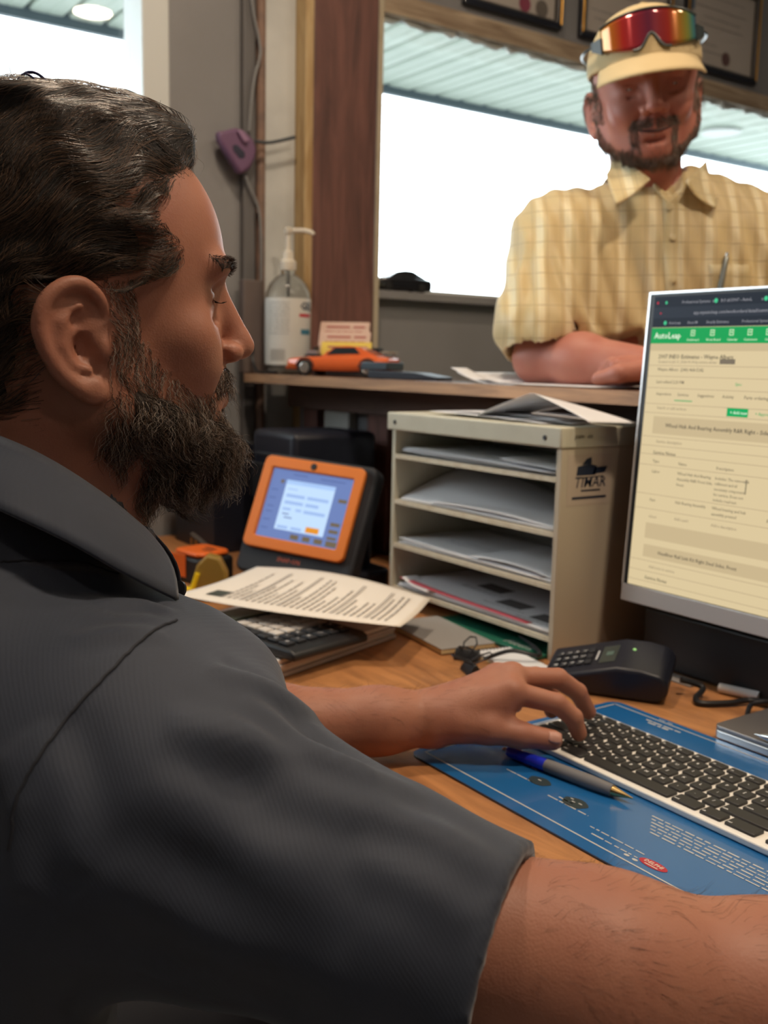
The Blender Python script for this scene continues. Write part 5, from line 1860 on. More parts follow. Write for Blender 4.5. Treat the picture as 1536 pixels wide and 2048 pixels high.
# arms in world metres
shR, elR, wrR = np.array(P(300, 1700, .54)), np.array(P(1215, 1962, .50)), np.array((-.150, .60, .785))
av = Vox((-.60, .10, .74), (-.02, .72, 1.02), .0028)
av.chain([shR, shR * .45 + elR * .55, elR * .97 + shR * .03], [.052, .048, .047], .02)
fm = elR * .68 + wrR * .32
av.chain([elR, fm, wrR * .8 + elR * .2, wrR], [.046, .048, .033, .028], .03)
mc = [np.array(p) for p in ((-.120, .690, .787), (-.098, .686, .787), (-.078, .676, .784), (-.062, .660, .780))]
tipz = .764
hand_sdf(av, wrR, [(mc[0], .0125), (mc[1], .0125), (mc[2], .012), (mc[3], .011)],
         [[(mc[0], .0105), (mc[0] + (-.004, .042, .004), .0095), (mc[0] + (-.004, .064, -.008), .0088), (mc[0] + (-.003, .078, -.018), .0078)],
          [(mc[1], .0105), (mc[1] + (.002, .045, .004), .0095), (mc[1] + (.003, .070, -.008), .0088), (mc[1] + (.003, .084, -.018), .0078)],
          [(mc[2], .0100), (mc[2] + (.008, .040, .003), .0090), (mc[2] + (.011, .063, -.007), .0084), (mc[2] + (.012, .076, -.016), .0075)],
          [(mc[3], .0090), (mc[3] + (.012, .030, .002), .0080), (mc[3] + (.018, .048, -.006), .0074), (mc[3] + (.020, .058, -.012), .0066)]],
         [(wrR + (-.012, .015, -.004), .014), (wrR + (-.030, .045, -.006), .0125), (wrR + (-.036, .075, -.008), .0105), (wrR + (-.034, .098, -.010), .009)])
Va, Fa = av.mesh()
# left arm with the typing hand
shL = np.array((-.865, .150, .925))
elL, wrL = np.array((-.865, .345, .792)), np.array((-.757, .592, .791))
lv = Vox((-.96, .08, .74), (-.64, .80, 1.00), .0019)
lv.chain([shL, elL * .9 + shL * .1], [.054, .045], .02)
lv.chain([elL, elL * .62 + wrL * .38, elL * .2 + wrL * .8, wrL], [.041, .039, .030, .027], .02)
A_ = np.array
idx = [A_((-.712, .655, .820)), A_((-.690, .695, .808)), A_((-.6830, .7130, .792)), A_((-.6820, .7210, .7740))]
mid = [A_((-.731, .672, .827)), A_((-.716, .722, .822)), A_((-.716, .752, .802)), A_((-.718, .772, .7760))]
rng = [A_((-.751, .670, .822)), A_((-.742, .716, .818)), A_((-.740, .735, .798)), A_((-.741, .740, .7760))]
pky = [A_((-.769, .660, .810)), A_((-.772, .695, .810)), A_((-.773, .712, .795)), A_((-.773, .718, .7760))]
hand_sdf(lv, wrL, [(idx[0], .0145), (mid[0], .0145), (rng[0], .0135), (pky[0], .0125)],
         [list(zip(idx, (.0118, .0102, .0094, .0082))), list(zip(mid, (.0118, .0104, .0096, .0082))), list(zip(rng, (.0112, .0098, .0092, .0080))), list(zip(pky, (.0100, .0088, .0080, .0072)))],
         [(A_((-.740, .600, .789)), .018), (A_((-.714, .628, .787)), .0150), (A_((-.695, .652, .782)), .0125), (A_((-.678, .680, .7765)), .0102)], wr=(.024, .024))
# web between thumb and palm, ball of the thumb
lv.cone((-.735, .610, .792), (-.712, .645, .805), .016, .010, .014)
lv.cone((-.762, .600, .788), (-.768, .652, .800), .020, .012, .012)
Vl, Fl = lv.mesh()
# trunk under the shirt (keeps the body one figure)
tv = Vox((-1.0, -.30, .40), (-.36, .42, 1.12), .008)
tv.ell((-.675, .08, .83), (.19, .12, .22), .05).ell((-.68, .02, .60), (.18, .15, .17), .08)
tv.cone((-.675, .15, 1.05), (-.675, .11, .93), .058, .10, .05)
tv.cone((-.675, .12, .93), shR, .07, .055, .05).cone((-.675, .12, .93), shL, .07, .055, .05)
Vt, Ft = tv.mesh()
body1 = np_mesh('body', [(xf(Vh, HM1), Fh), (Va, Fa), (Vl, Fl), (Vt, Ft)], M_skin1, man)
eyes(HM1, man, mat('iris_brown', (.05, .022, .012), rough=.2), (1, .1, -.45))

# nails on the visible left hand
M_nail = mat('nail', (.50, .26, .20), rough=.3)
for (a, b, r_, upv) in ((A_((-.695, .652, .782)), A_((-.678, .680, .7765)), .0102, Vector((.75, -.25, .6))),):
    d = Vector(b - a).normalized()
    u = (upv - d * upv.dot(d)).normalized()
    w = d.cross(u)
    c = Vector(b) + u * (r_ * .93) - d * .000
    M_ = Matrix(((w.x, d.x, u.x, c.x), (w.y, d.y, u.y, c.y), (w.z, d.z, u.z, c.z), (0, 0, 0, 1)))
    mb = MB()
    n_ = 7
    V = []
    for j in range(n_):
        for i in range(n_):
            x, y = (i / (n_ - 1) * 2 - 1), (j / (n_ - 1) * 2 - 1)
            sx = x * math.sqrt(max(0, 1 - .45 * y * y))
            V.append(M_ @ Vector((sx * .0062, y * .0068, .0012 - (sx * .0062) ** 2 * 55 - (max(0, y) ** 2) * .0012)))
    mb.add(V, [(j * n_ + i, j * n_ + i + 1, (j + 1) * n_ + i + 1, (j + 1) * n_ + i) for j in range(n_ - 1) for i in range(n_ - 1)])
    mb.build('thumb_nail', M_nail, man, solid=.0006, ang=80)

# ---- hair
rs = np.random.RandomState(11)


def hairline(z):
    return np.interp(z, [-1.0, 1.0, 3.0, 3.8, 4.7, 5.6, 6.4, 7.2, 8.2, 9.3, 10.4, 11.2, 12.0], [2.6, 2.7, 2.9, 3.4, 5.0, 5.7, 5.3, 4.0, 3.7, 4.3, 5.6, 7.6, 9.5])


def hair_mask(C_):
    x, y, z = C_.T
    m = (z > 3.4) & (x < hairline(z) - .1)
    ear = ((x + 1.2) / 2.5) ** 2 + ((z - .2) / 3.9) ** 2 < 1
    m &= ~((np.abs(y) > 6.0) & ear & (z < 4.2))
    m &= ~((x > -3.4) & (x < .75) & (z < 2.6))
    back = (x < -3.0) & (z > -6.5)
    return (m | back).astype(float)


cv = Vox((-12.5, -9.5, -8), (11.0, 9.5, 18), .25)
cv.ell((-.1, 0, 6.3), (10.0, 8.2, 9.75), 1)
cv.ell((-3.6, 0, 1.5), (6.9, 7.1, 7.8), 2)
cv.ell((-3.5, 0, -2.0), (5.6, 6.0, 6.0), 2)
cv.ell((3.4, 0, 13.2), (4.6, 5.0, 2.5), 2.0)          # front lift of the swept hair
cv.ell((-3.5, 0, 14.9), (4.5, 4.5, 1.0), 2)
ax = [(cv.lo[i] + cv.h * np.arange(cv.n[i])) for i in range(3)]
X, Y, Z = np.meshgrid(*ax, indexing='ij')
edge = np.interp(Z.ravel(), [-1.0, 1.0, 3.0, 3.8, 4.7, 5.6, 6.4, 7.2, 8.2, 9.3, 10.4, 11.2, 12.0, 14], [-3, -3, -3, 1.6, 4.0, 4.9, 4.4, 3.3, 3.0, 3.6, 4.9, 6.8, 8.7, 9.6]).reshape(X.shape)
cut = (X - edge) * .7
cut = np.maximum(cut, np.where(Z < 3.4, (X + 3.4), -9))
cut = np.maximum(cut, -(Z + 7.0)) + .35
# combed locks: shallow grooves
ang_ = np.arctan2(Y, Z - 3)
groove = .07 * np.sin(ang_ * 26 + 1.2 * np.sin(X * .55) + 1.5 * np.sin(Z * .35)) + .05 * np.sin(X * 1.9 + ang_ * 9)
da_, db_ = cv.d + .30 + groove, cut
hh_ = np.maximum(2.0 - np.abs(da_ - db_), 0) / 2.0
cv.d = (np.maximum(da_, db_) + hh_ * hh_ * .5).astype(np.float32)
Vc, Fc = cv.mesh()
hair = np_mesh('hair', [(xf(Vc, HM1), Fc)], M_hairbase, man)


def flow_hair(p):
    x, y, z = p.T
    side = np.clip(np.abs(y) / 7.5, 0, 1)
    f = np.stack([-np.ones_like(x), .10 * y, -.10 - .45 * side * (x < 3) - .35 * (x < -4) + .02 * (x > 5)], 1)
    f[:, 2] += .60 * np.sin(x * 1.05 + z * .5 + .4 * y) * side ** 2
    return f


r1 = surf_points(Vh, Fh, hair_mask, 9500, rs)
st1 = grow(cv, r1, flow_hair, rs.uniform(2.5, 5.5, len(r1)), 12, .05, 5, wig=.34, wfreq=.7, curl=.16, lift=.12, pull=.8)
r1b = surf_points(Vc, Fc, lambda C_: ((C_[:, 2] > -6) & (cv.sample(C_ + 0) < .3)).astype(float), 6000, rs)
st1 = np.concatenate([st1, grow(cv, r1b, flow_hair, rs.uniform(2.0, 4.5, len(r1b)), 12, .08, 6, wig=.42, wfreq=.8, curl=.22, lift=.14, pull=.8)])
r1c = surf_points(Vh, Fh, lambda C_: ((C_[:, 2] > 3.6) & (C_[:, 2] < 12) & (C_[:, 0] < hairline(C_[:, 2])) & (C_[:, 0] > hairline(C_[:, 2]) - 1.5)).astype(float), 1900, rs)
st1 = np.concatenate([st1, grow(cv, r1c, flow_hair, rs.uniform(1.5, 3.2, len(r1c)), 12, .03, 8, wig=.45, wfreq=.9, curl=.2, lift=.35)])
sel = rs.uniform(size=len(st1))
HW = .0115


def strand_part(name, st, m, parent, r0=HW, r1=.004, HM=None):
    V, F = ribbons(st, r0, r1)
    return np_mesh(name, [(xf(V, HM or HM1), F)], m, parent)


strand_part('dark_strands', st1[sel < .60], M_hair1, hair, .017, .006)
strand_part('brown_strands', st1[sel >= .60], M_brownhair, hair, .014, .005)
# a few loose flyaway hairs at the forehead and on the crown
r2 = surf_points(Vh, Fh, lambda C_: ((C_[:, 2] > 9.5) & (C_[:, 0] < hairline(C_[:, 2]) - .1) & (C_[:, 0] > -8)).astype(float), 260, rs)
st2 = grow(cv, r2, flow_hair, rs.uniform(2.0, 4.5, len(r2)), 10, .1, 9, wig=.8, wfreq=.5, curl=.5, lift=1.2)
strand_part('flyaway_strands', st2, M_hair1, hair, .010, .004)

# small dark claw clip with loops on the back of the head
clip = thing('hair_clip', 'small blue black wire clip stuck in the hair of the seated man', 'hair clip', tuple(HM1 @ Vector((-2.8, -3.0, 15.3))))
MB().tube(catmull([HM1 @ Vector(p) for p in ((-3.6, -2.4, 15.0), (-3.3, -2.5, 16.0), (-2.6, -2.6, 16.2), (-1.9, -2.8, 15.7), (-1.1, -3.2, 14.9))], 6), .0009, 8).build('wire_loop', mat('clip_blue', (.03, .03, .10), rough=.3, metal=.4), clip)
MB().tube(catmull([HM1 @ Vector(p) for p in ((-3.9, -2.9, 14.9), (-3.5, -3.0, 15.8), (-3.0, -3.1, 15.9), (-2.4, -3.3, 15.3))], 6), .0007, 8).build('wire_loop', MATS['clip_blue'], clip)


# ---- beard
def beard_mask(C_):
    x, y, z = C_.T
    top = np.interp(x, [0.6, 2.2, 2.8, 4.2, 5.6, 6.6, 7.6, 8.3], [4.2, 4.0, .6, -1.0, -2.3, -3.0, -3.0, -2.6])
    b = (x > .7) & (z < top) & (z > -9.5) & ~((x < 3.2) & (z < -6.6))
    lips = (x > 8.35) & (z > -4.15) & (z < -2.75)
    mus = (x > 8.1) & (z > -2.75) & (z < -1.25) & (np.abs(y) < 3.0)
    return ((b & ~lips) | mus).astype(float) * np.where(mus, 2.6, np.where(z < -3.8, 1.5, 1.2))


bv = Vox((-1, -8, -13.5), (12.5, 8, 2), .22)
bv.ell((6.9, 0, -7.3), (3.5, 3.6, 3.0), .6)
for s in (-1, 1):
    bv.cone((7.2, s * 2.2, -6.4), (2.6, s * 5.5, -4.2), 2.1, 1.6, 1.2)
    bv.cone((2.6, s * 5.5, -4.2), (1.7, s * 6.0, -1.8), 1.35, .9, 1.0)
    bv.cone((9.55, s * .5, -1.95), (8.5, s * 2.6, -3.2), .48, .4, .4)
bv.ell((5.5, 0, -8.0), (3.4, 3.9, 2.2), 1.5)
ax = [(bv.lo[i] + bv.h * np.arange(bv.n[i])) for i in range(3)]
X, Y, Z = np.meshgrid(*ax, indexing='ij')
nz = (vnoise(np.stack([X.ravel(), Y.ravel(), Z.ravel()], 1), 1.4, 3)[:, 0]).reshape(X.shape)
bv.d = np.maximum(bv.d + (.16 * nz).astype(np.float32), (-(hv.sample(np.stack([X.ravel(), Y.ravel(), Z.ravel()], 1)).reshape(X.shape)) - .4).astype(np.float32))
Vb, Fb = bv.mesh()
beard = np_mesh('beard', [(xf(Vb, HM1), Fb)], mat('beard_under', (.035, .024, .019), rough=.8), man)


def flow_beard(p):
    x, y, z = p.T
    f = np.stack([.35 * (x - 3) / 6, .12 * np.sign(y) * (z > -3), -np.ones_like(x)], 1)
    mus = (z > -2.9) & (x > 7.8)
    f[mus] = np.stack([-.2 * np.ones(mus.sum()), np.sign(y[mus] + .01) * .9, -.9 * np.ones(mus.sum())], 1)
    return f


class Both:
    """surface of skin and beard body together"""
    @staticmethod
    def sample(p):
        return np.minimum(hv.sample(p), bv.sample(p) + .05)

    @staticmethod
    def grad(p):
        e = .22
        g = np.stack([Both.sample(p + np.eye(3)[k] * e) - Both.sample(p - np.eye(3)[k] * e) for k in range(3)], 1)
        return g / (np.linalg.norm(g, axis=1, keepdims=True) + 1e-9)


rb1 = surf_points(Vh, Fh, beard_mask, 7500, rs)
ln = np.where(rb1[:, 2] > -3.0, rs.uniform(.8, 1.7, len(rb1)), rs.uniform(2.0, 4.2, len(rb1)))
stb = grow(Both, rb1, flow_beard, ln, 13, .04, 21, wig=.45, wfreq=1.3, curl=1.1, lift=.6)
rb2 = surf_points(Vb, Fb, lambda C_: (hv.sample(C_) > .15).astype(float), 5200, rs)
stb2 = grow(Both, rb2, flow_beard, rs.uniform(1.4, 3.4, len(rb2)), 13, .03, 27, wig=.5, wfreq=1.2, curl=1.3, lift=.75)
allb = np.concatenate([stb, stb2])
sel = rs.uniform(size=len(allb))
strand_part('dark_strands', allb[sel < .42], M_hair1, beard, .016, .006)
strand_part('brown_strands', allb[(sel >= .42) & (sel < .74)], M_brownhair, beard, .015, .006)
strand_part('grey_strands', allb[sel >= .74], M_grey, beard, .015, .006)

# eyebrows and lashes
rbw = surf_points(Vh, Fh, lambda C_: ((C_[:, 0] > 6.6) & (np.abs(C_[:, 2] - (5.15 + .10 * np.minimum(np.abs(C_[:, 1]), 3.5))) < .42) & (np.abs(C_[:, 1]) > 1.3) & (np.abs(C_[:, 1]) < 5.2)).astype(float), 1100, rs)
stw = grow(hv, rbw, lambda p: np.stack([.3 * np.ones(len(p)), np.sign(p[:, 1]) * .9, -.15 * np.ones(len(p))], 1), rs.uniform(.5, .95, len(rbw)), 6, .03, 31, wig=.25, wfreq=1, lift=.6)
strand_part('eyebrow_hair', stw, M_hair1, man, .013, .004)
la = []
for s in (-1, 1):
    for i in range(44):
        t = i / 43
        y = 2.05 + 2.3 * t
        base = np.array([8.33 - .45 * t ** 2, s * y, 3.20 - .1 * t])
        la.append([base, base + (.35, s * .05, -.16), base + (.65, s * .12, -.18), base + (.85, s * .18, -.08)])
strand_part('eyelashes', np.array(la), M_hair1, man, .018, .006)

# ---- shirt of the seated man (world metres)
sv = Vox((-1.04, -.32, .42), (-.24, .56, 1.13), .0036)
sv.ell((-.675, .085, .84), (.215, .145, .235), .05)
sv.ell((-.68, .02, .63), (.215, .185, .185), .08)
sv.cone((-.672, .175, 1.035), (-.675, .125, .95), .070, .115, .05)          # collar base and upper back
shRs = A_(P(280, 1600, .545))
hemR = A_(P(965, 1925, .498))
sv.cone((-.672, .13, .960), shRs, .085, .080, .07)
sv.cone((-.675, .13, .955), (-.865, .155, .925), .085, .078, .06)
shLs, hemL = A_((-.865, .155, .920)), A_((-.845, .405, .810))
sv.cone(shRs, hemR, .077, .062, .05)
sv.cone(shLs, hemL, .080, .064, .05)
sv.cone((-.62, .20, .93), (-.56, .25, .93), .05, .05, .06)
# folds: raised soft ridges running down the sleeves and over the shoulder
def hit(v, px, py, d0=.30, d1=1.2):
    """where the line of sight through a photo pixel meets the surface of v"""
    D_ = np.arange(d0, d1, .002)
    o_, q_ = A_(P(px, py, 0)), A_(P(px, py, 1))
    pts_ = o_ + (q_ - o_) * D_[:, None]
    s_ = v.sample(pts_)
    k_ = np.nonzero(s_ < 0)[0]
    return pts_[k_[0]] if len(k_) else pts_[np.argmin(s_)]


def fold(v, pix, amp, w, d0=.30, d1=1.2):
    """a soft pressed fold along a line on the surface"""
    c = np.array([list(hit(v, p.x, p.y, d0, d1)) for p in catmull([(a, b, 0) for a, b in pix], 4)])
    n = len(c)
    lo, hi = c.min(0) - 3.5 * w, c.max(0) + 3.5 * w

    def fn(X, Y, Z):
        best = None
        bt = None
        for i in range(n - 1):
            ab = c[i + 1] - c[i]
            L2 = float(ab @ ab) + 1e-12
            x, y, z = X - c[i][0], Y - c[i][1], Z - c[i][2]
            t = np.clip((x * ab[0] + y * ab[1] + z * ab[2]) / L2, 0, 1)
            q = (x - t * ab[0]) ** 2 + (y - t * ab[1]) ** 2 + (z - t * ab[2]) ** 2
            if best is None:
                best, bt = q, (t + i) / (n - 1)
            else:
                m_ = q < best
                best = np.where(m_, q, best)
                bt = np.where(m_, (t + i) / (n - 1), bt)
        q = np.sqrt(best)
        return (-amp * (np.exp(-(q / w) ** 2) - .45 * np.exp(-((q - 1.9 * w) / (1.0 * w)) ** 2)) * np.clip(np.sin(math.pi * bt), 0, 1) ** .6).astype(np.float32)
    v.apply(fn, lo, hi, 0, 'disp')


for pix, am, w in (([(330, 1450), (560, 1500), (850, 1590)], .006, .010), ([(420, 1330), (540, 1380), (640, 1440)], .005, .008), ([(500, 1560), (760, 1620), (1010, 1760)], .005, .010),
                   ([(280, 1560), (480, 1700), (700, 1850)], .004, .013), ([(60, 1460), (110, 1600), (140, 1750)], .006, .011), ([(190, 1200), (280, 1205), (345, 1230)], .0035, .006),
                   ([(140, 1290), (240, 1270), (330, 1275)], .003, .006), ([(470, 1400), (640, 1500), (760, 1560)], .005, .007), ([(0, 1130), (120, 1150), (260, 1150)], .003, .006),
                   ([(700, 1700), (840, 1760), (960, 1850)], .003, .009), ([(0, 1500), (40, 1620), (60, 1800)], .006, .009), ([(200, 1750), (420, 1850), (700, 1960)], .004, .014)):
    fold(sv, pix, am, w)
# wrinkle displacement
ax = [(sv.lo[i] + sv.h * np.arange(sv.n[i])) for i in range(3)]
X, Y, Z = np.meshgrid(*ax, indexing='ij', sparse=True)
wr_ = .0022 * np.sin(60 * X + 30 * Y - 45 * Z + 2 * np.sin(14 * Y + 9 * X)) * np.sin(9 * X - 16 * Y + 8 * Z + 1) + .0012 * np.sin(95 * X - 40 * Y + 110 * Z + 3 * np.sin(20 * X)) * np.clip(np.sin(12 * Y + 10 * Z), 0, 1)
sv.d = sv.d + wr_.astype(np.float32)
axR = (hemR - shRs) / np.linalg.norm(hemR - shRs)
axL = (hemL - shLs) / np.linalg.norm(hemL - shLs)


def cut_sleeve(v, hem, axis, r_in, reach, r_cut, own=None):
    """ends the sleeve at the hem plane and hollows its mouth"""
    hem, axis = A_(hem), A_(axis) / np.linalg.norm(axis)
    own = axis if own is None else A_(own) / np.linalg.norm(own)

    def fn(X, Y, Z):
        x, y, z = X - hem[0], Y - hem[1], Z - hem[2]
        t = x * axis[0] + y * axis[1] + z * axis[2]
        r = np.sqrt(np.maximum(x * x + y * y + z * z - t * t, 0))
        return np.maximum(np.maximum(-t, t - .2), r - r_cut)
    v.apply(fn, hem - .22, hem + .22, 0, 'sub')

    def fn2(X, Y, Z):
        x, y, z = X - hem[0], Y - hem[1], Z - hem[2]
        t = x * own[0] + y * own[1] + z * own[2]
        r = np.sqrt(np.maximum(x * x + y * y + z * z - t * t, 0))
        return np.maximum(np.maximum(-t - reach, t - .2), r - r_in)
    v.apply(fn2, hem - .22, hem + .22, 0, 'sub')


cut_sleeve(sv, hemR + axR * .010, axR + A_((.0, -.10, .18)), .0515, .035, .13, axR)
cut_sleeve(sv, hemL, axL, .055, .035, .11)
sv.cone((-.671, .19, 1.07), (-.672, .16, 1.00), .062, .060, .0, 'sub')
sv.d[:, :, :3] = 1
Vs, Fs = sv.mesh()
shirt = np_mesh('shirt', [(Vs, Fs)], M_shirt1, man)


def collar(name, top, bot, m, parent, thick=.0022, n=7):
    a, b = catmull(top, 8), catmull(bot, 8)
    N_ = len(a)
    V = []
    for j in range(n + 1):
        t = j / n
        for i in range(N_):
            p = a[i].lerp(b[i], t)
            out = Vector((p.x + .672, p.y - .17, 0))
            if out.length > 1e-6:
                p = p + out.normalized() * (.007 * math.sin(t * math.pi))
            V.append(p)
    F = [(j * N_ + i, j * N_ + i + 1, (j + 1) * N_ + i + 1, (j + 1) * N_ + i) for j in range(n) for i in range(N_ - 1)]
    return MB().add(V, F).build(name, m, parent, solid=thick, ang=70)


ctop = [P(318, 1068, .705), P(290, 1058, .640), P(200, 985, .605), P(70, 905, .585), P(-90, 840, .600), P(-150, 815, .70), P(-80, 850, .775), P(60, 930, .79), P(230, 1010, .77), P(300, 1062, .735)]
cbot = [P(366, 1195, .690), P(355, 1200, .600), P(255, 1150, .560), P(120, 1075, .535), P(-80, 985, .545), P(-230, 930, .70), P(-150, 950, .82), P(60, 1030, .86), P(260, 1120, .83), P(362, 1178, .76)]
co = collar('collar', ctop[1:], cbot[1:], M_shirt1, shirt)
# stand of the collar and top button at the throat
MB().tube(catmull([P(288, 1060, .66), P(300, 1066, .69), P(303, 1078, .70), P(294, 1086, .69)], 6), .003, 8).build('collar_edge', M_shirt1, shirt)
MB().lathe([(.0058, 0), (.0058, .0016), (.0045, .0022), (.001, .0018)], 20, Matrix.Translation(P(360, 1180, .655)) @ Matrix.Rotation(R(70), 4, 'X') @ Matrix.Rotation(R(20), 4, 'Y')).build('button', M_black, shirt)
# shoulder yoke seam and sleeve seam as thin piping
M_seam = mat('seam_dark', (.016, .018, .026), rough=.8)


def seam(name, pts, r=.0011, off=.0004):
    """a seam laid onto the shirt surface"""
    c = np.array([list(hit(sv, q.x, q.y)) for q in catmull([(a, b, 0) for a, b in pts], 8)])
    for _ in range(3):
        c = c - sv.grad(c) * (sv.sample(c) - off)[:, None] * .8
    MB().tube([tuple(q) for q in c], r, 6).build(name, M_seam, shirt)


seam('sleeve_seam', [(352, 1243), (300, 1268), (230, 1335), (150, 1420), (90, 1500), (40, 1590), (20, 1700)], .0009)
seam('yoke_seam', [(0, 1126), (80, 1124), (160, 1126), (235, 1150)], .0006)
# trousers and chair, below the frame
M_trs = mat('trousers_navy', (.02, .022, .03), rough=.8)
pv = Vox((-.98, -.30, .02), (-.38, .62, .64), .010)
for s in (-1, 1):
    hx = -.68 + s * .10
    pv.ell((hx, -.06, .55), (.14, .16, .12), .06)
    pv.chain([(hx, -.02, .545), (hx + s * .04, .40, .545), (hx + s * .05, .44, .10)], [.095, .068, .050], .03)
    pv.halfspace((0, 0, .075), (0, 0, -1))
Vp_, Fp_ = pv.mesh()
np_mesh('trousers', [(Vp_, Fp_)], M_trs, man)
for s in (-1, 1):
    hx = -.68 + s * .15
    MB().prism([(hx - .045, .38), (hx + .045, .38), (hx + .05, .58), (hx + .03, .66), (hx - .03, .66), (hx - .05, .58)], .002, .074).build('shoe', M_black, man, bevel=.02)
chair = thing('office_chair', 'black office chair under the seated man, mostly hidden', 'chair', (-.68, -.05, 0))
MB().prism(rrect(-.93, -.43, -.30, .20, .06), .345, .425).build('seat', M_black, chair, bevel=.02)
MB().prism(rrect(-.88, -.48, -.40, -.345, .02), .52, .90).build('backrest', M_black, chair, bevel=.015)
MB().tube([(-.68, -.05, .344), (-.68, -.05, .10)], .028, 16).build('gas_column', M_chrome, chair)
MB().tube([(-.68, -.27, .36), (-.68, -.42, .42), (-.68, -.415, .60)], .018, 10).build('back_bar', M_black, chair)
for i in range(5):
    a = i * 2 * math.pi / 5 + .3
    l = MB().tube([(-.68, -.05, .10), (-.68 + .27 * math.cos(a), -.05 + .27 * math.sin(a), .068)], [.022, .014], 10).build('base_leg', M_black, chair)
    MB().lathe([(.026, -.010), (.028, 0), (.026, .010)], 16, Matrix.Translation((-.68 + .27 * math.cos(a), -.05 + .27 * math.sin(a), .029)) @ Matrix.Rotation(R(90), 4, 'X')).build('caster', M_black, l)

# fine hair on both forearms
def arm_hair(name, v, V, F, a, b, n, seed):
    rs_ = np.random.RandomState(seed)
    a, b = A_(a), A_(b)
    d_ = (b - a) / np.linalg.norm(b - a)

    def m_(C_):
        t = (C_ - a) @ d_
        return ((t > 0) & (t < np.linalg.norm(b - a))).astype(float)
    r_ = surf_points(V, F, m_, n, rs_)
    st = grow(v, r_, lambda p: np.tile(d_ + A_((0, 0, -.3)), (len(p), 1)), rs_.uniform(.005, .011, n), 5, .0003, seed, wig=.5, wfreq=120, lift=.4)
    Vr, Fr = ribbons(st, .00006, .00003)
    return np_mesh(name, [(Vr, Fr)], M_hair1, man)


arm_hair('arm_hair', av, Va, Fa, elR - (elR - shR) * .2, wrR, 2600, 71)
arm_hair('arm_hair', lv, Vl, Fl, elL, wrL + A_((.02, .04, 0)), 1500, 72)

# ------------------------------------------------------------------ standing man
HC2 = Vector((-1.167, 1.313, 1.553))
camr = Vector((.572, .820, 0))
f2 = Vector((.745, -.640, -.19))
HM2 = frame(f2, Vector((0, 0, 1)) - camr * .13, HC2)
M_skin2 = skin_mat('skin_standing', (.45, .185, .135), (.38, .12, .09), .5)
M_shirt2 = mat('shirt_check', (.62, .50, .25), rough=.5, sheen=.3)
nt = M_shirt2.node_tree
b_ = nt.nodes['Principled BSDF']
tc = nt.nodes.new('ShaderNodeTexCoord')
vm = nt.nodes.new('ShaderNodeVectorRotate')
vm.inputs['Axis'].default_value = (0, 0, 1)
vm.inputs['Angle'].default_value = R(-53)
nt.links.new(tc.outputs['Object'], vm.inputs['Vector'])
sx = nt.nodes.new('ShaderNodeSeparateXYZ')
nt.links.new(vm.outputs[0], sx.inputs[0])


def node_math(op, a, b=None, v=None):
    n = nt.nodes.new('ShaderNodeMath')
    n.operation = op
    nt.links.new(a, n.inputs[0])
    if b is not None:
        nt.links.new(b, n.inputs[1])
    if v is not None:
        n.inputs[1].default_value = v
    return n.outputs[0]


def line_mask(sock, per, wdt):
    a = node_math('DIVIDE', sock, v=per)
    a = node_math('FRACT', a)
    a = node_math('SUBTRACT', a, v=.5)
    a = node_math('ABSOLUTE', a)
    return node_math('LESS_THAN', a, v=wdt)


lx = line_mask(sx.outputs['X'], .022, .030)
lz = line_mask(sx.outputs['Z'], .026, .030)
ln_ = node_math('MAXIMUM', lx, lz)
sat = line_mask(sx.outputs['X'], .044, .12)
mx1 = nt.nodes.new('ShaderNodeMix')
mx1.data_type = 'RGBA'
mx1.inputs[6].default_value = (.60, .47, .24, 1)
mx1.inputs[7].default_value = (.74, .64, .40, 1)
nt.links.new(sat, mx1.inputs[0])
mx2 = nt.nodes.new('ShaderNodeMix')
mx2.data_type = 'RGBA'
nt.links.new(mx1.outputs[2], mx2.inputs[6])
mx2.inputs[7].default_value = (.46, .35, .18, 1)
nt.links.new(ln_, mx2.inputs[0])
nt.links.new(mx2.outputs[2], b_.inputs['Base Color'])
b_.inputs['Subsurface Weight'].default_value = .25
b_.inputs['Subsurface Radius'].default_value = (1, .8, .5)
b_.inputs['Subsurface Scale'].default_value = .02
M_cap = mat('cap_cotton', (.60, .47, .26), rough=.85, noise=(8, .5, (.50, .38, .20)), bump=(300, .3))

man2 = thing('person', 'standing bearded man in cream checked shirt and cap leaning on the counter', 'person', (-1.30, 1.62, 0))
h2 = head_sdf(.26, wide=1.06, smile=1.0, eye_open=.16, nose=1.12)
V2h, F2h = h2.mesh()
shR2, shL2 = A_((-1.285, 1.255, 1.345)), A_((-1.020, 1.600, 1.350))
elR2, wrR2 = A_(P(1082, 712, 1.66)), A_(P(1300, 732, 1.50))
elR2[2] = 1.153
wrR2[2] = 1.142
elL2, wrL2 = A_((-.845, 1.365, 1.158)), A_(P(1372, 728, 1.425))
wrL2[2] = 1.141
a2 = Vox((-1.42, 1.00, 1.08), (-.72, 1.72, 1.45), .0042)
a2.chain([shR2, elR2], [.055, .044], .02).chain([elR2, elR2 * .6 + wrR2 * .4, wrR2], [.041, .042, .028], .02)
a2.chain([shL2, elL2], [.055, .044], .02).chain([elL2, elL2 * .6 + wrL2 * .4, wrL2], [.041, .040, .028], .02)
zc = CT + .0125
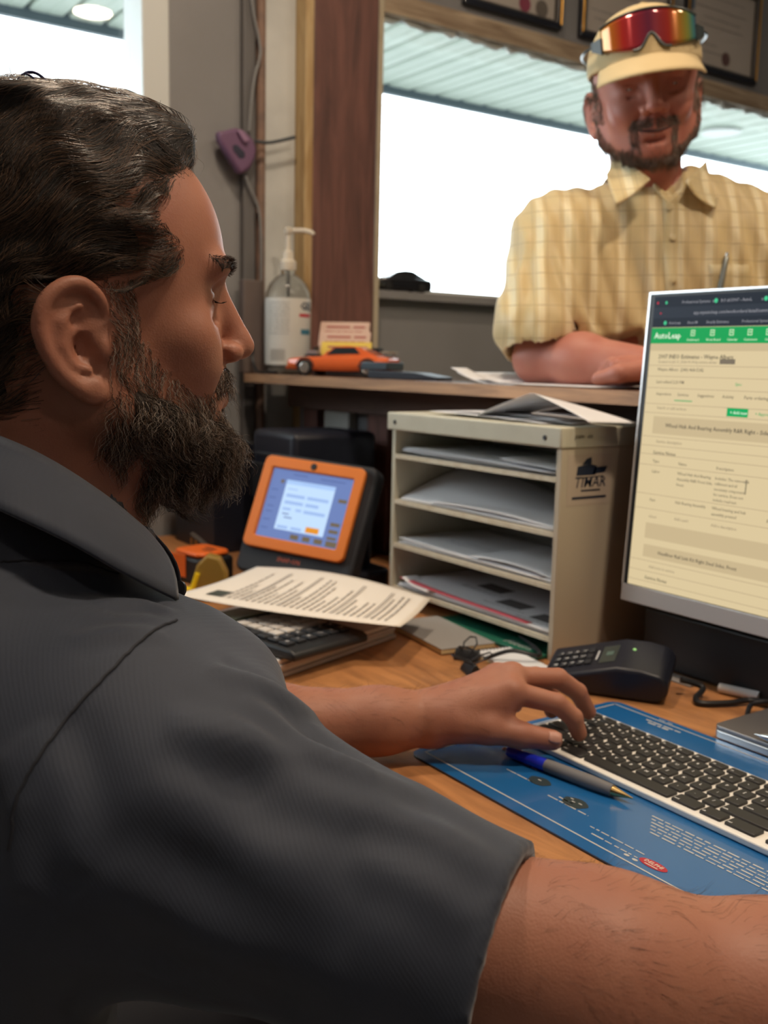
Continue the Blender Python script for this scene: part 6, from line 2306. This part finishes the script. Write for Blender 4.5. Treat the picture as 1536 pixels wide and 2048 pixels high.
# left hand laid flat, fingers pointing to the picture's left
kn = [A_((-.985, 1.082, 1.140)), A_((-.992, 1.104, 1.143)), A_((-.993, 1.126, 1.142)), A_((-.986, 1.146, 1.138))]
tipsL = [A_(P(1222, 756, 1.480)), A_(P(1196, 752, 1.520)), A_(P(1192, 744, 1.560)), A_(P(1205, 734, 1.585))]
fl = []
for k_, t_ in zip(kn, tipsL):
    t_ = A_((t_[0], t_[1], CT + .0125))
    pip = k_ * .52 + t_ * .48 + A_((0, 0, .012))
    dip = k_ * .2 + t_ * .8 + A_((0, 0, .004))
    fl.append([(k_, .0115), (pip, .0100), (dip, .0092), (t_, .0082)])
hand_sdf(a2, wrL2, [(k_, .0135) for k_ in kn], fl, [(wrL2 * .7 + kn[0] * .3, .016), (kn[0] + A_((.030, -.030, -.008)), .0125), (kn[0] + A_((-.002, -.036, -.016)), .0100)], k=.006, wr=(.024, .024))
# right hand, resting behind the monitor
dR = (wrR2 - elR2) / np.linalg.norm(wrR2 - elR2)
sR = A_((-dR[1], dR[0], 0))
knR = [wrR2 + dR * .082 + sR * o + A_((0, 0, -.002)) for o in (-.032, -.011, .010, .031)]
hand_sdf(a2, wrR2, [(k_, .013) for k_ in knR], [[(k_, .011), (k_ + dR * .040 + A_((0, 0, .004)), .0098), (k_ + dR * .062 + A_((0, 0, -.006)), .009), (k_ + dR * .076 + A_((0, 0, -.014)), .008)] for k_ in knR],
         [(wrR2 + dR * .02 - sR * .02, .015), (wrR2 + dR * .055 - sR * .050 - A_((0, 0, .006)), .012), (wrR2 + dR * .085 - sR * .052 - A_((0, 0, .010)), .010)], wr=(.023, .024))
V2a, F2a = a2.mesh()
t2 = Vox((-1.55, 1.15, .80), (-.85, 1.90, 1.52), .010)
Ru = np.array(((.6, .8, 0), (.8, -.6, 0), (0, 0, 1)), float).T
t2.ell((-1.175, 1.430, 1.22), (.17, .105, .22), .05, rot=Ru)
t2.ell((-1.24, 1.53, 1.00), (.16, .12, .2), .08, rot=Ru)
t2.cone((-1.185, 1.365, 1.42), (-1.18, 1.40, 1.32), .055, .09, .05)
t2.cone((-1.18, 1.40, 1.33), shR2, .06, .05, .05).cone((-1.18, 1.40, 1.33), shL2, .06, .05, .05)
V2t, F2t = t2.mesh()
body2 = np_mesh('body', [(xf(V2h, HM2), F2h), (V2a, F2a), (V2t, F2t)], M_skin2, man2)
eyes(HM2, man2, mat('iris_blue', (.05, .08, .10), rough=.2), (1, -.05, 0))

# beard, moustache, brows and side hair
M_hair2 = mat('hair_greybrown', (.15, .10, .07), rough=.6)
M_hair2g = mat('hair_silver', (.26, .22, .19), rough=.6)
rs = np.random.RandomState(44)


def mask_beard2(C_):
    x, y, z = C_.T
    top = np.interp(x, [.8, 3.0, 5.0, 7.0, 8.2], [.0, -3.4, -5.2, -5.6, -5.0])
    b = (x > .8) & (z < top) & (z > -8.6) & ~((x < 3.2) & (z < -6.4))
    mus = (x > 7.4) & (z > -2.85) & (z < -1.35) & (np.abs(y) < 3.3)
    side = (x > 6.6) & (np.abs(y) > 2.5) & (np.abs(y) < 3.7) & (z < -2.0) & (z > -5.2)
    side2 = (x > .6) & (x < 2.6) & (z > -1) & (z < 5)
    chin_ = (x > 7.0) & (np.abs(y) < 2.5) & (z < -3.6) & (z > -7.0)
    return np.where(chin_, .06, b * .8 + mus * 1.5 + side * 1.0 + side2 * .7)


r_ = surf_points(V2h, F2h, mask_beard2, 4200, rs)
lens = np.where(r_[:, 2] < -5.5, rs.uniform(.9, 1.9, len(r_)), rs.uniform(.45, 1.0, len(r_)))
sb = grow(h2, r_, flow_beard, lens, 6, .04, 51, wig=.45, wfreq=1.5, curl=.4, lift=.6)
sel = rs.uniform(size=len(r_))
bd2 = strand_part('beard', sb[sel < .6], M_hair2, man2, .030, .012, HM2)
strand_part('silver_strands', sb[sel >= .6], M_hair2g, bd2, .028, .012, HM2)
r_ = surf_points(V2h, F2h, lambda C_: ((C_[:, 0] > 6.2) & (np.abs(C_[:, 2] - (5.15 + .06 * np.minimum(np.abs(C_[:, 1]), 3.5))) < .40) & (np.abs(C_[:, 1]) > 1.2) & (np.abs(C_[:, 1]) < 5.0)).astype(float), 500, rs)
strand_part('eyebrow_hair', grow(h2, r_, lambda p: np.stack([.3 * np.ones(len(p)), np.sign(p[:, 1]) * .9, -.1 * np.ones(len(p))], 1), np.full(len(r_), .8), 5, .03, 52, wig=.3, wfreq=1, lift=.5), M_hair2, man2, .028, .010, HM2)
r_ = surf_points(V2h, F2h, lambda C_: (((C_[:, 0] < 1.8) & (C_[:, 2] > 2.8) | (C_[:, 0] < -3)) & (C_[:, 2] < 7) & (C_[:, 2] > -3)).astype(float), 2600, rs)
strand_part('hair', grow(h2, r_, lambda p: np.stack([-.5 * np.ones(len(p)), 0 * p[:, 1], -np.ones(len(p))], 1), rs.uniform(1.0, 1.8, len(r_)), 5, .12, 53, wig=.3, wfreq=1, lift=.3), M_hair2, man2, .035, .015, HM2)

ml = [h_ for h_ in (HM2 @ Vector((8.15, -3.5, -2.45)), HM2 @ Vector((9.15, -2.0, -3.1)), HM2 @ Vector((9.80, 0, -3.35)), HM2 @ Vector((9.15, 2.0, -3.1)), HM2 @ Vector((8.15, 3.5, -2.45)))]
MB().tube(catmull(ml, 6), [.0006 + .0019 * math.sin(math.pi * i / 24) for i in range(25)], 8).build('mouth_line', mat('mouth_dark', (.06, .018, .016), rough=.6), man2)

# cap: dome, band and drooping visor
kv = Vox((-12.5, -10, 1), (16, 10, 19), .28)
kv.ell((-.2, 0, 6.6), (10.5, 8.9, 8.9), .5)
kv.ell((2.8, 0, 10.6), (6.3, 6.6, 3.9), 2.0)
ax = [(kv.lo[i] + kv.h * np.arange(kv.n[i])) for i in range(3)]
X, Y, Z = np.meshgrid(*ax, indexing='ij', sparse=True)
kv.d = np.maximum(kv.d, (5.9 + .10 * X - Z).astype(np.float32))
kv.ell((-.2, 0, 5.6), (9.9, 8.25, 8.9), .0, 'sub')
kv.d = (kv.d + .07 * np.abs(np.sin(np.arctan2(Y, X + .2) * 3)) * -1 * (Z > 7) * .5).astype(np.float32)
Vk, Fk = kv.mesh()
cap = np_mesh('cap', [(xf(Vk, HM2), Fk)], M_cap, man2)


def visor(u, v):
    # u across -1..1, v out from the dome 0..1
    a = u * R(58)
    rx, ry = 10.2, 8.8
    x0, y0 = rx * math.cos(a) - .3, ry * math.sin(a)
    ext = 5.6 * math.cos(a) ** 1.1 * v
    return HM2 @ Vector((x0 + ext * math.cos(a * .5), y0 + ext * .25 * math.sin(a), 7.6 - 1.3 * u * u - ext * .50 - .8 * v * u * u))


mb = MB()
n_ = 24
V = [visor(-1 + 2 * i / n_, j / 8) for j in range(9) for i in range(n_ + 1)]
mb.add(V, [(j * (n_ + 1) + i, j * (n_ + 1) + i + 1, (j + 1) * (n_ + 1) + i + 1, (j + 1) * (n_ + 1) + i) for j in range(8) for i in range(n_)])
mb.build('visor', M_cap, cap, solid=.004, ang=70)
MB().tube([visor(-1 + 2 * i / n_, 1.0) for i in range(n_ + 1)], .0024, 8).build('visor_piping', M_cap, cap)
MB().lathe([(.0065, -.001), (.006, .002), (.001, .0035)], 16, HM2 @ Matrix.Translation((2.0, 0, 15.35)) @ Matrix.Scale(100, 4)).build('top_button', M_cap, cap)

# wrap sunglasses pushed up onto the cap
sg = thing('sunglasses', 'wrap sunglasses with rainbow mirror lens resting on the cap', 'sunglasses', tuple(HM2 @ Vector((10, 0, 10))))
M_lens = mat('mirror_lens', (.3, .02, .02), rough=.12, metal=.35, coat=1)
nt = M_lens.node_tree
b_ = nt.nodes['Principled BSDF']
uvn = nt.nodes.new('ShaderNodeAttribute')
uvn.attribute_name = 'across'
cr_ = nt.nodes.new('ShaderNodeValToRGB')
els = cr_.color_ramp.elements
els[0].position, els[0].color = 0, (.40, .22, .03, 1)
els[1].position, els[1].color = 1, (.06, .12, .25, 1)
for p_, c_ in ((.10, (.50, .17, .02)), (.24, (.42, .025, .02)), (.48, (.14, .02, .05)), (.66, (.35, .03, .02)), (.78, (.38, .18, .02)), (.87, (.25, .28, .05)), (.94, (.06, .24, .20))):
    e_ = els.new(p_)
    e_.color = (*c_, 1)
nt.links.new(uvn.outputs['Fac'], cr_.inputs[0])
nt.links.new(cr_.outputs[0], b_.inputs['Base Color'])


def on_dome(y, z, off):
    """point on a vertical wrap in front of the dome"""
    a = y / 8.4
    return HM2 @ Vector(((8.6 + off) * math.cos(a) + 1.1 - .30 * (z - 8.6), (8.6 + off) * math.sin(a), z))


nx_, nz_ = 40, 8
V, ac = [], []
for j in range(nz_ + 1):
    for i in range(nx_ + 1):
        y = -7.4 + 14.8 * i / nx_
        zt = 13.9 - .030 * y * y
        zb = 8.3 + .012 * y * y + 2.3 * math.exp(-(y / 1.05) ** 2)
        V.append(on_dome(y, zb + (zt - zb) * j / nz_, .55))
        ac.append(i / nx_)
F = [(j * (nx_ + 1) + i, j * (nx_ + 1) + i + 1, (j + 1) * (nx_ + 1) + i + 1, (j + 1) * (nx_ + 1) + i) for j in range(nz_) for i in range(nx_)]
lo_ = MB().add(V, F).build('lens', M_lens, sg, solid=.002, ang=80)
at_ = lo_.data.attributes.new('across', 'FLOAT', 'POINT')
at_.data.foreach_set('value', ac)
M_sgf = mat('sunglass_frame', (.035, .045, .045), rough=.35)
MB().tube([on_dome(-7.5 + 15 * i / 30, 14.0 - .030 * (-7.5 + 15 * i / 30) ** 2, .6) for i in range(31)], .0020, 8).build('brow_bar', M_sgf, sg)
MB().tube([on_dome(-2.6 + 5.2 * i / 16, 8.25 + .012 * (-2.6 + 5.2 * i / 16) ** 2 + 2.3 * math.exp(-((-2.6 + 5.2 * i / 16) / 1.05) ** 2), .65) for i in range(17)], .0022, 8).build('nose_piece', M_sgf, sg)
for s in (-1, 1):
    V = [on_dome(s * y, z, .75) for y, z in ((7.2, 8.6), (7.2, 11.0), (9.3, 10.6), (9.3, 9.3))]
    MB().add(V, [(0, 1, 2, 3)]).build('hinge_block', M_sgf, sg, solid=.004, smooth=False)
    MB().tube(catmull([on_dome(s * 9.0, 10.0, .75), HM2 @ Vector((2.5, s * 9.35, 9.6)), HM2 @ Vector((-3.0, s * 9.3, 9.0)), HM2 @ Vector((-7.5, s * 7.2, 8.0))], 5), .0022, 8).build('temple_arm', M_sgf, sg)

# ---- shirt
s2 = Vox((-1.58, 1.03, .84), (-.76, 1.93, 1.50), .0046)
s2.ell((-1.175, 1.425, 1.21), (.225, .150, .26), .05, rot=Ru)
s2.ell((-1.245, 1.565, 1.00), (.225, .165, .24), .08, rot=Ru)
s2.cone((-1.183, 1.375, 1.395), (-1.18, 1.41, 1.32), .075, .11, .06)
s2.cone((-1.18, 1.40, 1.345), shR2, .080, .080, .06).cone((-1.18, 1.40, 1.345), shL2, .080, .080, .06)
hemR2 = elR2 + A_((-.004, -.0, .045))
hemL2 = A_((-.900, 1.445, 1.215))
s2.cone(shR2, hemR2, .080, .077, .05)
s2.cone(shL2, hemL2, .082, .080, .05)
for pix, am, w in (([(1150, 400), (1158, 520), (1175, 670)], .006, .011), ([(1205, 420), (1225, 540), (1262, 660)], .006, .010), ([(1275, 430), (1300, 540), (1322, 650)], .005, .009),
                   ([(1100, 430), (1085, 540), (1082, 650)], .006, .011), ([(1055, 470), (1040, 560), (1030, 650)], .005, .009), ([(1440, 430), (1425, 540), (1415, 620)], .005, .009),
                   ([(1110, 500), (1150, 600), (1200, 700)], .006, .009), ([(1480, 430), (1490, 520), (1510, 620)], .005, .010)):
    fold(s2, pix, am, w, 1.3, 2.1)
ax = [(s2.lo[i] + s2.h * np.arange(s2.n[i])) for i in range(3)]
X, Y, Z = np.meshgrid(*ax, indexing='ij', sparse=True)
U_ = .6 * X + .8 * Y
s2.d = (s2.d + .0045 * np.sin(U_ * 70 + 5 * np.sin(Z * 9) - Z * 14) * np.clip(1.45 - Z, 0, .35) / .35 + .002 * np.sin(U_ * 150 + Z * 60)).astype(np.float32)
cut_sleeve(s2, hemR2 + A_((.012, .0, -.034)), A_((.30, .05, -.95)), .062, .05, .16, hemR2 - shR2)
cut_sleeve(s2, hemL2, (hemL2 - shL2) / np.linalg.norm(hemL2 - shL2), .070, .04, .13)
s2.cone(HM2 @ Vector((-3.2, 0, -9)), HM2 @ Vector((-4.2, 0, -15.5)), .066, .062, .0, 'sub')
# open V at the throat
import copy
s2_pre = copy.copy(s2)
s2_pre.d = s2.d.copy()
for dd in (1.54, 1.58, 1.62, 1.655):
    s2.cone(A_(P(1336, 335, dd)), A_(P(1340, 396, dd)), .034, .005, .0, 'sub')
V2s, F2s = s2.mesh()
shirt2 = np_mesh('shirt', [(V2s, F2s)], M_shirt2, man2)


def snapped(pts, v, off, n=8):
    c = np.array([list(hit(v, q.x, q.y, 1.3, 2.1)) for q in catmull([(a, b, 0) for a, b in pts], n)])
    for _ in range(3):
        c = c - v.grad(c) * (v.sample(c) - off)[:, None] * .8
    return [Vector(q) for q in c]


# placket, buttons, pocket
uu = Vector((.6, .8, 0))
pl_c = snapped([(1340, 412), (1343, 470), (1347, 540), (1350, 620), (1352, 700)], s2_pre, .0025)
plL = snapped([(1326, 398), (1326, 470), (1330, 540), (1333, 620), (1335, 700)], s2_pre, .002)
plR = snapped([(1354, 398), (1360, 470), (1364, 540), (1367, 620), (1369, 700)], s2_pre, .002)
mb = MB()
V = []
for p, q, r in zip(plL, pl_c, plR):
    V += [p, q, r]
mb.add(V, [(3 * i + j, 3 * i + j + 1, 3 * i + j + 4, 3 * i + j + 3) for i in range(len(pl_c) - 1) for j in range(2)])
mb.build('placket', M_shirt2, shirt2, solid=.0018, ang=70)
M_btn = mat('button_cream', (.55, .45, .25), rough=.3)
for i in (1, 9, 18, 27):
    p = pl_c[min(i, len(pl_c) - 1)]
    g_ = s2.grad(np.array([list(p)]))[0]
    q = Matrix.Translation(p + Vector(g_) * .0035) @ Vector(g_).to_track_quat('Z', 'Y').to_matrix().to_4x4()
    MB().lathe([(.0055, 0), (.0055, .0014), (.004, .0018), (.001, .0012)], 18, q).build('button', M_btn, shirt2)
pk = MB()
V = []
for j in range(7):
    for i in range(7):
        V.append((1418 + i * 13 + j * 1.0, 530 + j * 20))
VV = np.array([list(hit(s2_pre, a, b, 1.3, 2.1)) for a, b in V])
for _ in range(3):
    VV = VV - s2_pre.grad(VV) * (s2_pre.sample(VV) - .0028)[:, None] * .8
pk.add([tuple(q) for q in VV], [(j * 7 + i, j * 7 + i + 1, (j + 1) * 7 + i + 1, (j + 1) * 7 + i) for j in range(6) for i in range(6)])
pk.build('pocket', M_shirt2, shirt2, solid=.0016, ang=70)
pa = snapped([(1447, 508), (1440, 562)], s2_pre, .008, 1)
pen('pen', 'slim metal pen clipped in the chest pocket of the checked shirt', tuple(pa[0]), tuple(pa[-1] - (pa[0] - pa[-1]) * .9), mat('pen_steel', (.25, .27, .26), rough=.3, metal=.8), mat('pen_steel', (.25, .27, .26)), M_chrome, M_chrome, .0042)


# collar leaves
def leaf(name, quad, bulge, flip=1):
    a, b, c, d = [Vector(q) for q in quad]     # a neck back, b neck front, c tip, d back bottom
    n_ = 8
    V = []
    nrm = (b - a).cross(d - a).normalized() * flip
    for j in range(n_ + 1):
        for i in range(n_ + 1):
            u, v = i / n_, j / n_
            V.append(a.lerp(b, u).lerp(d.lerp(c, u), v) + nrm * bulge * math.sin(math.pi * v) * 1.0)
    F = [(j * (n_ + 1) + i, j * (n_ + 1) + i + 1, (j + 1) * (n_ + 1) + i + 1, (j + 1) * (n_ + 1) + i) for j in range(n_) for i in range(n_)]
    return MB().add(V, F).build(name, M_shirt2, shirt2, solid=.0028, ang=80)


leaf('collar_leaf', (P(1229, 304, 1.66), P(1300, 358, 1.565), P(1231, 409, 1.555), P(1212, 350, 1.63)), .004)
leaf('collar_leaf', (P(1412, 322, 1.68), P(1372, 362, 1.575), P(1432, 416, 1.585), P(1440, 372, 1.66)), .006, -1)
leaf('collar_back', (P(1229, 304, 1.66), P(1412, 322, 1.70), P(1440, 372, 1.72), P(1206, 356, 1.66)), .0) if False else None
cb_ = [HM2 @ Vector((-3.4 + 6.5 * math.cos(a), 6.6 * math.sin(a), -10.2 + .9 * math.cos(a) * -1)) for a in [R(60 + i * 10) for i in range(25)]]
V = []
for p in cb_:
    o_ = (p - (HM2 @ Vector((-3.4, 0, -10)))).normalized()
    V += [p, p + o_ * .012 + Vector((0, 0, -.018)), p + o_ * .020 + Vector((0, 0, -.040))]
MB().add(V, [(3 * i + j, 3 * i + j + 1, 3 * i + j + 4, 3 * i + j + 3) for i in range(24) for j in range(2)]).build('collar_back', M_shirt2, shirt2, solid=.0028, ang=80)
for pts in ([(1302, 360), (1318, 384), (1338, 408)], [(1374, 364), (1358, 388), (1340, 408)]):
    MB().tube(snapped(pts, s2_pre, .001, 6), .0030, 8).build('neck_edge', M_shirt2, shirt2)

# trousers and shoes of the standing man (behind the counter)
q2 = Vox((-1.58, 1.36, .02), (-1.0, 1.95, 1.0), .011)
for s in (-1, 1):
    c_ = A_((-1.28, 1.60, 0)) + A_((.6, .8, 0)) * s * .10
    q2.ell((c_[0], c_[1], .90), (.14, .14, .12), .06)
    q2.chain([A_((c_[0], c_[1], .88)), A_((c_[0] + .01 + s * .01, c_[1], .48)), A_((c_[0] - .01, c_[1] + .02, .09))], [.100, .068, .055], .03)
q2.halfspace((0, 0, .07), (0, 0, -1))
Vq, Fq = q2.mesh()
np_mesh('trousers', [(Vq, Fq)], mat('trousers_khaki', (.20, .16, .11), rough=.8), man2)
for s in (-1, 1):
    c_ = Vector((-1.29, 1.61, 0)) + uu * s * .105
    Ms = Matrix.Translation(c_) @ Matrix.Rotation(R(-37), 4, 'Z')
    MB().prism([(-.10, -.045), (.08, -.05), (.15, -.035), (.17, 0), (.15, .035), (.08, .05), (-.10, .045)], .002, .068, Ms).build('shoe', mat('shoe_brown', (.08, .05, .03), rough=.5), man2, bevel=.018)
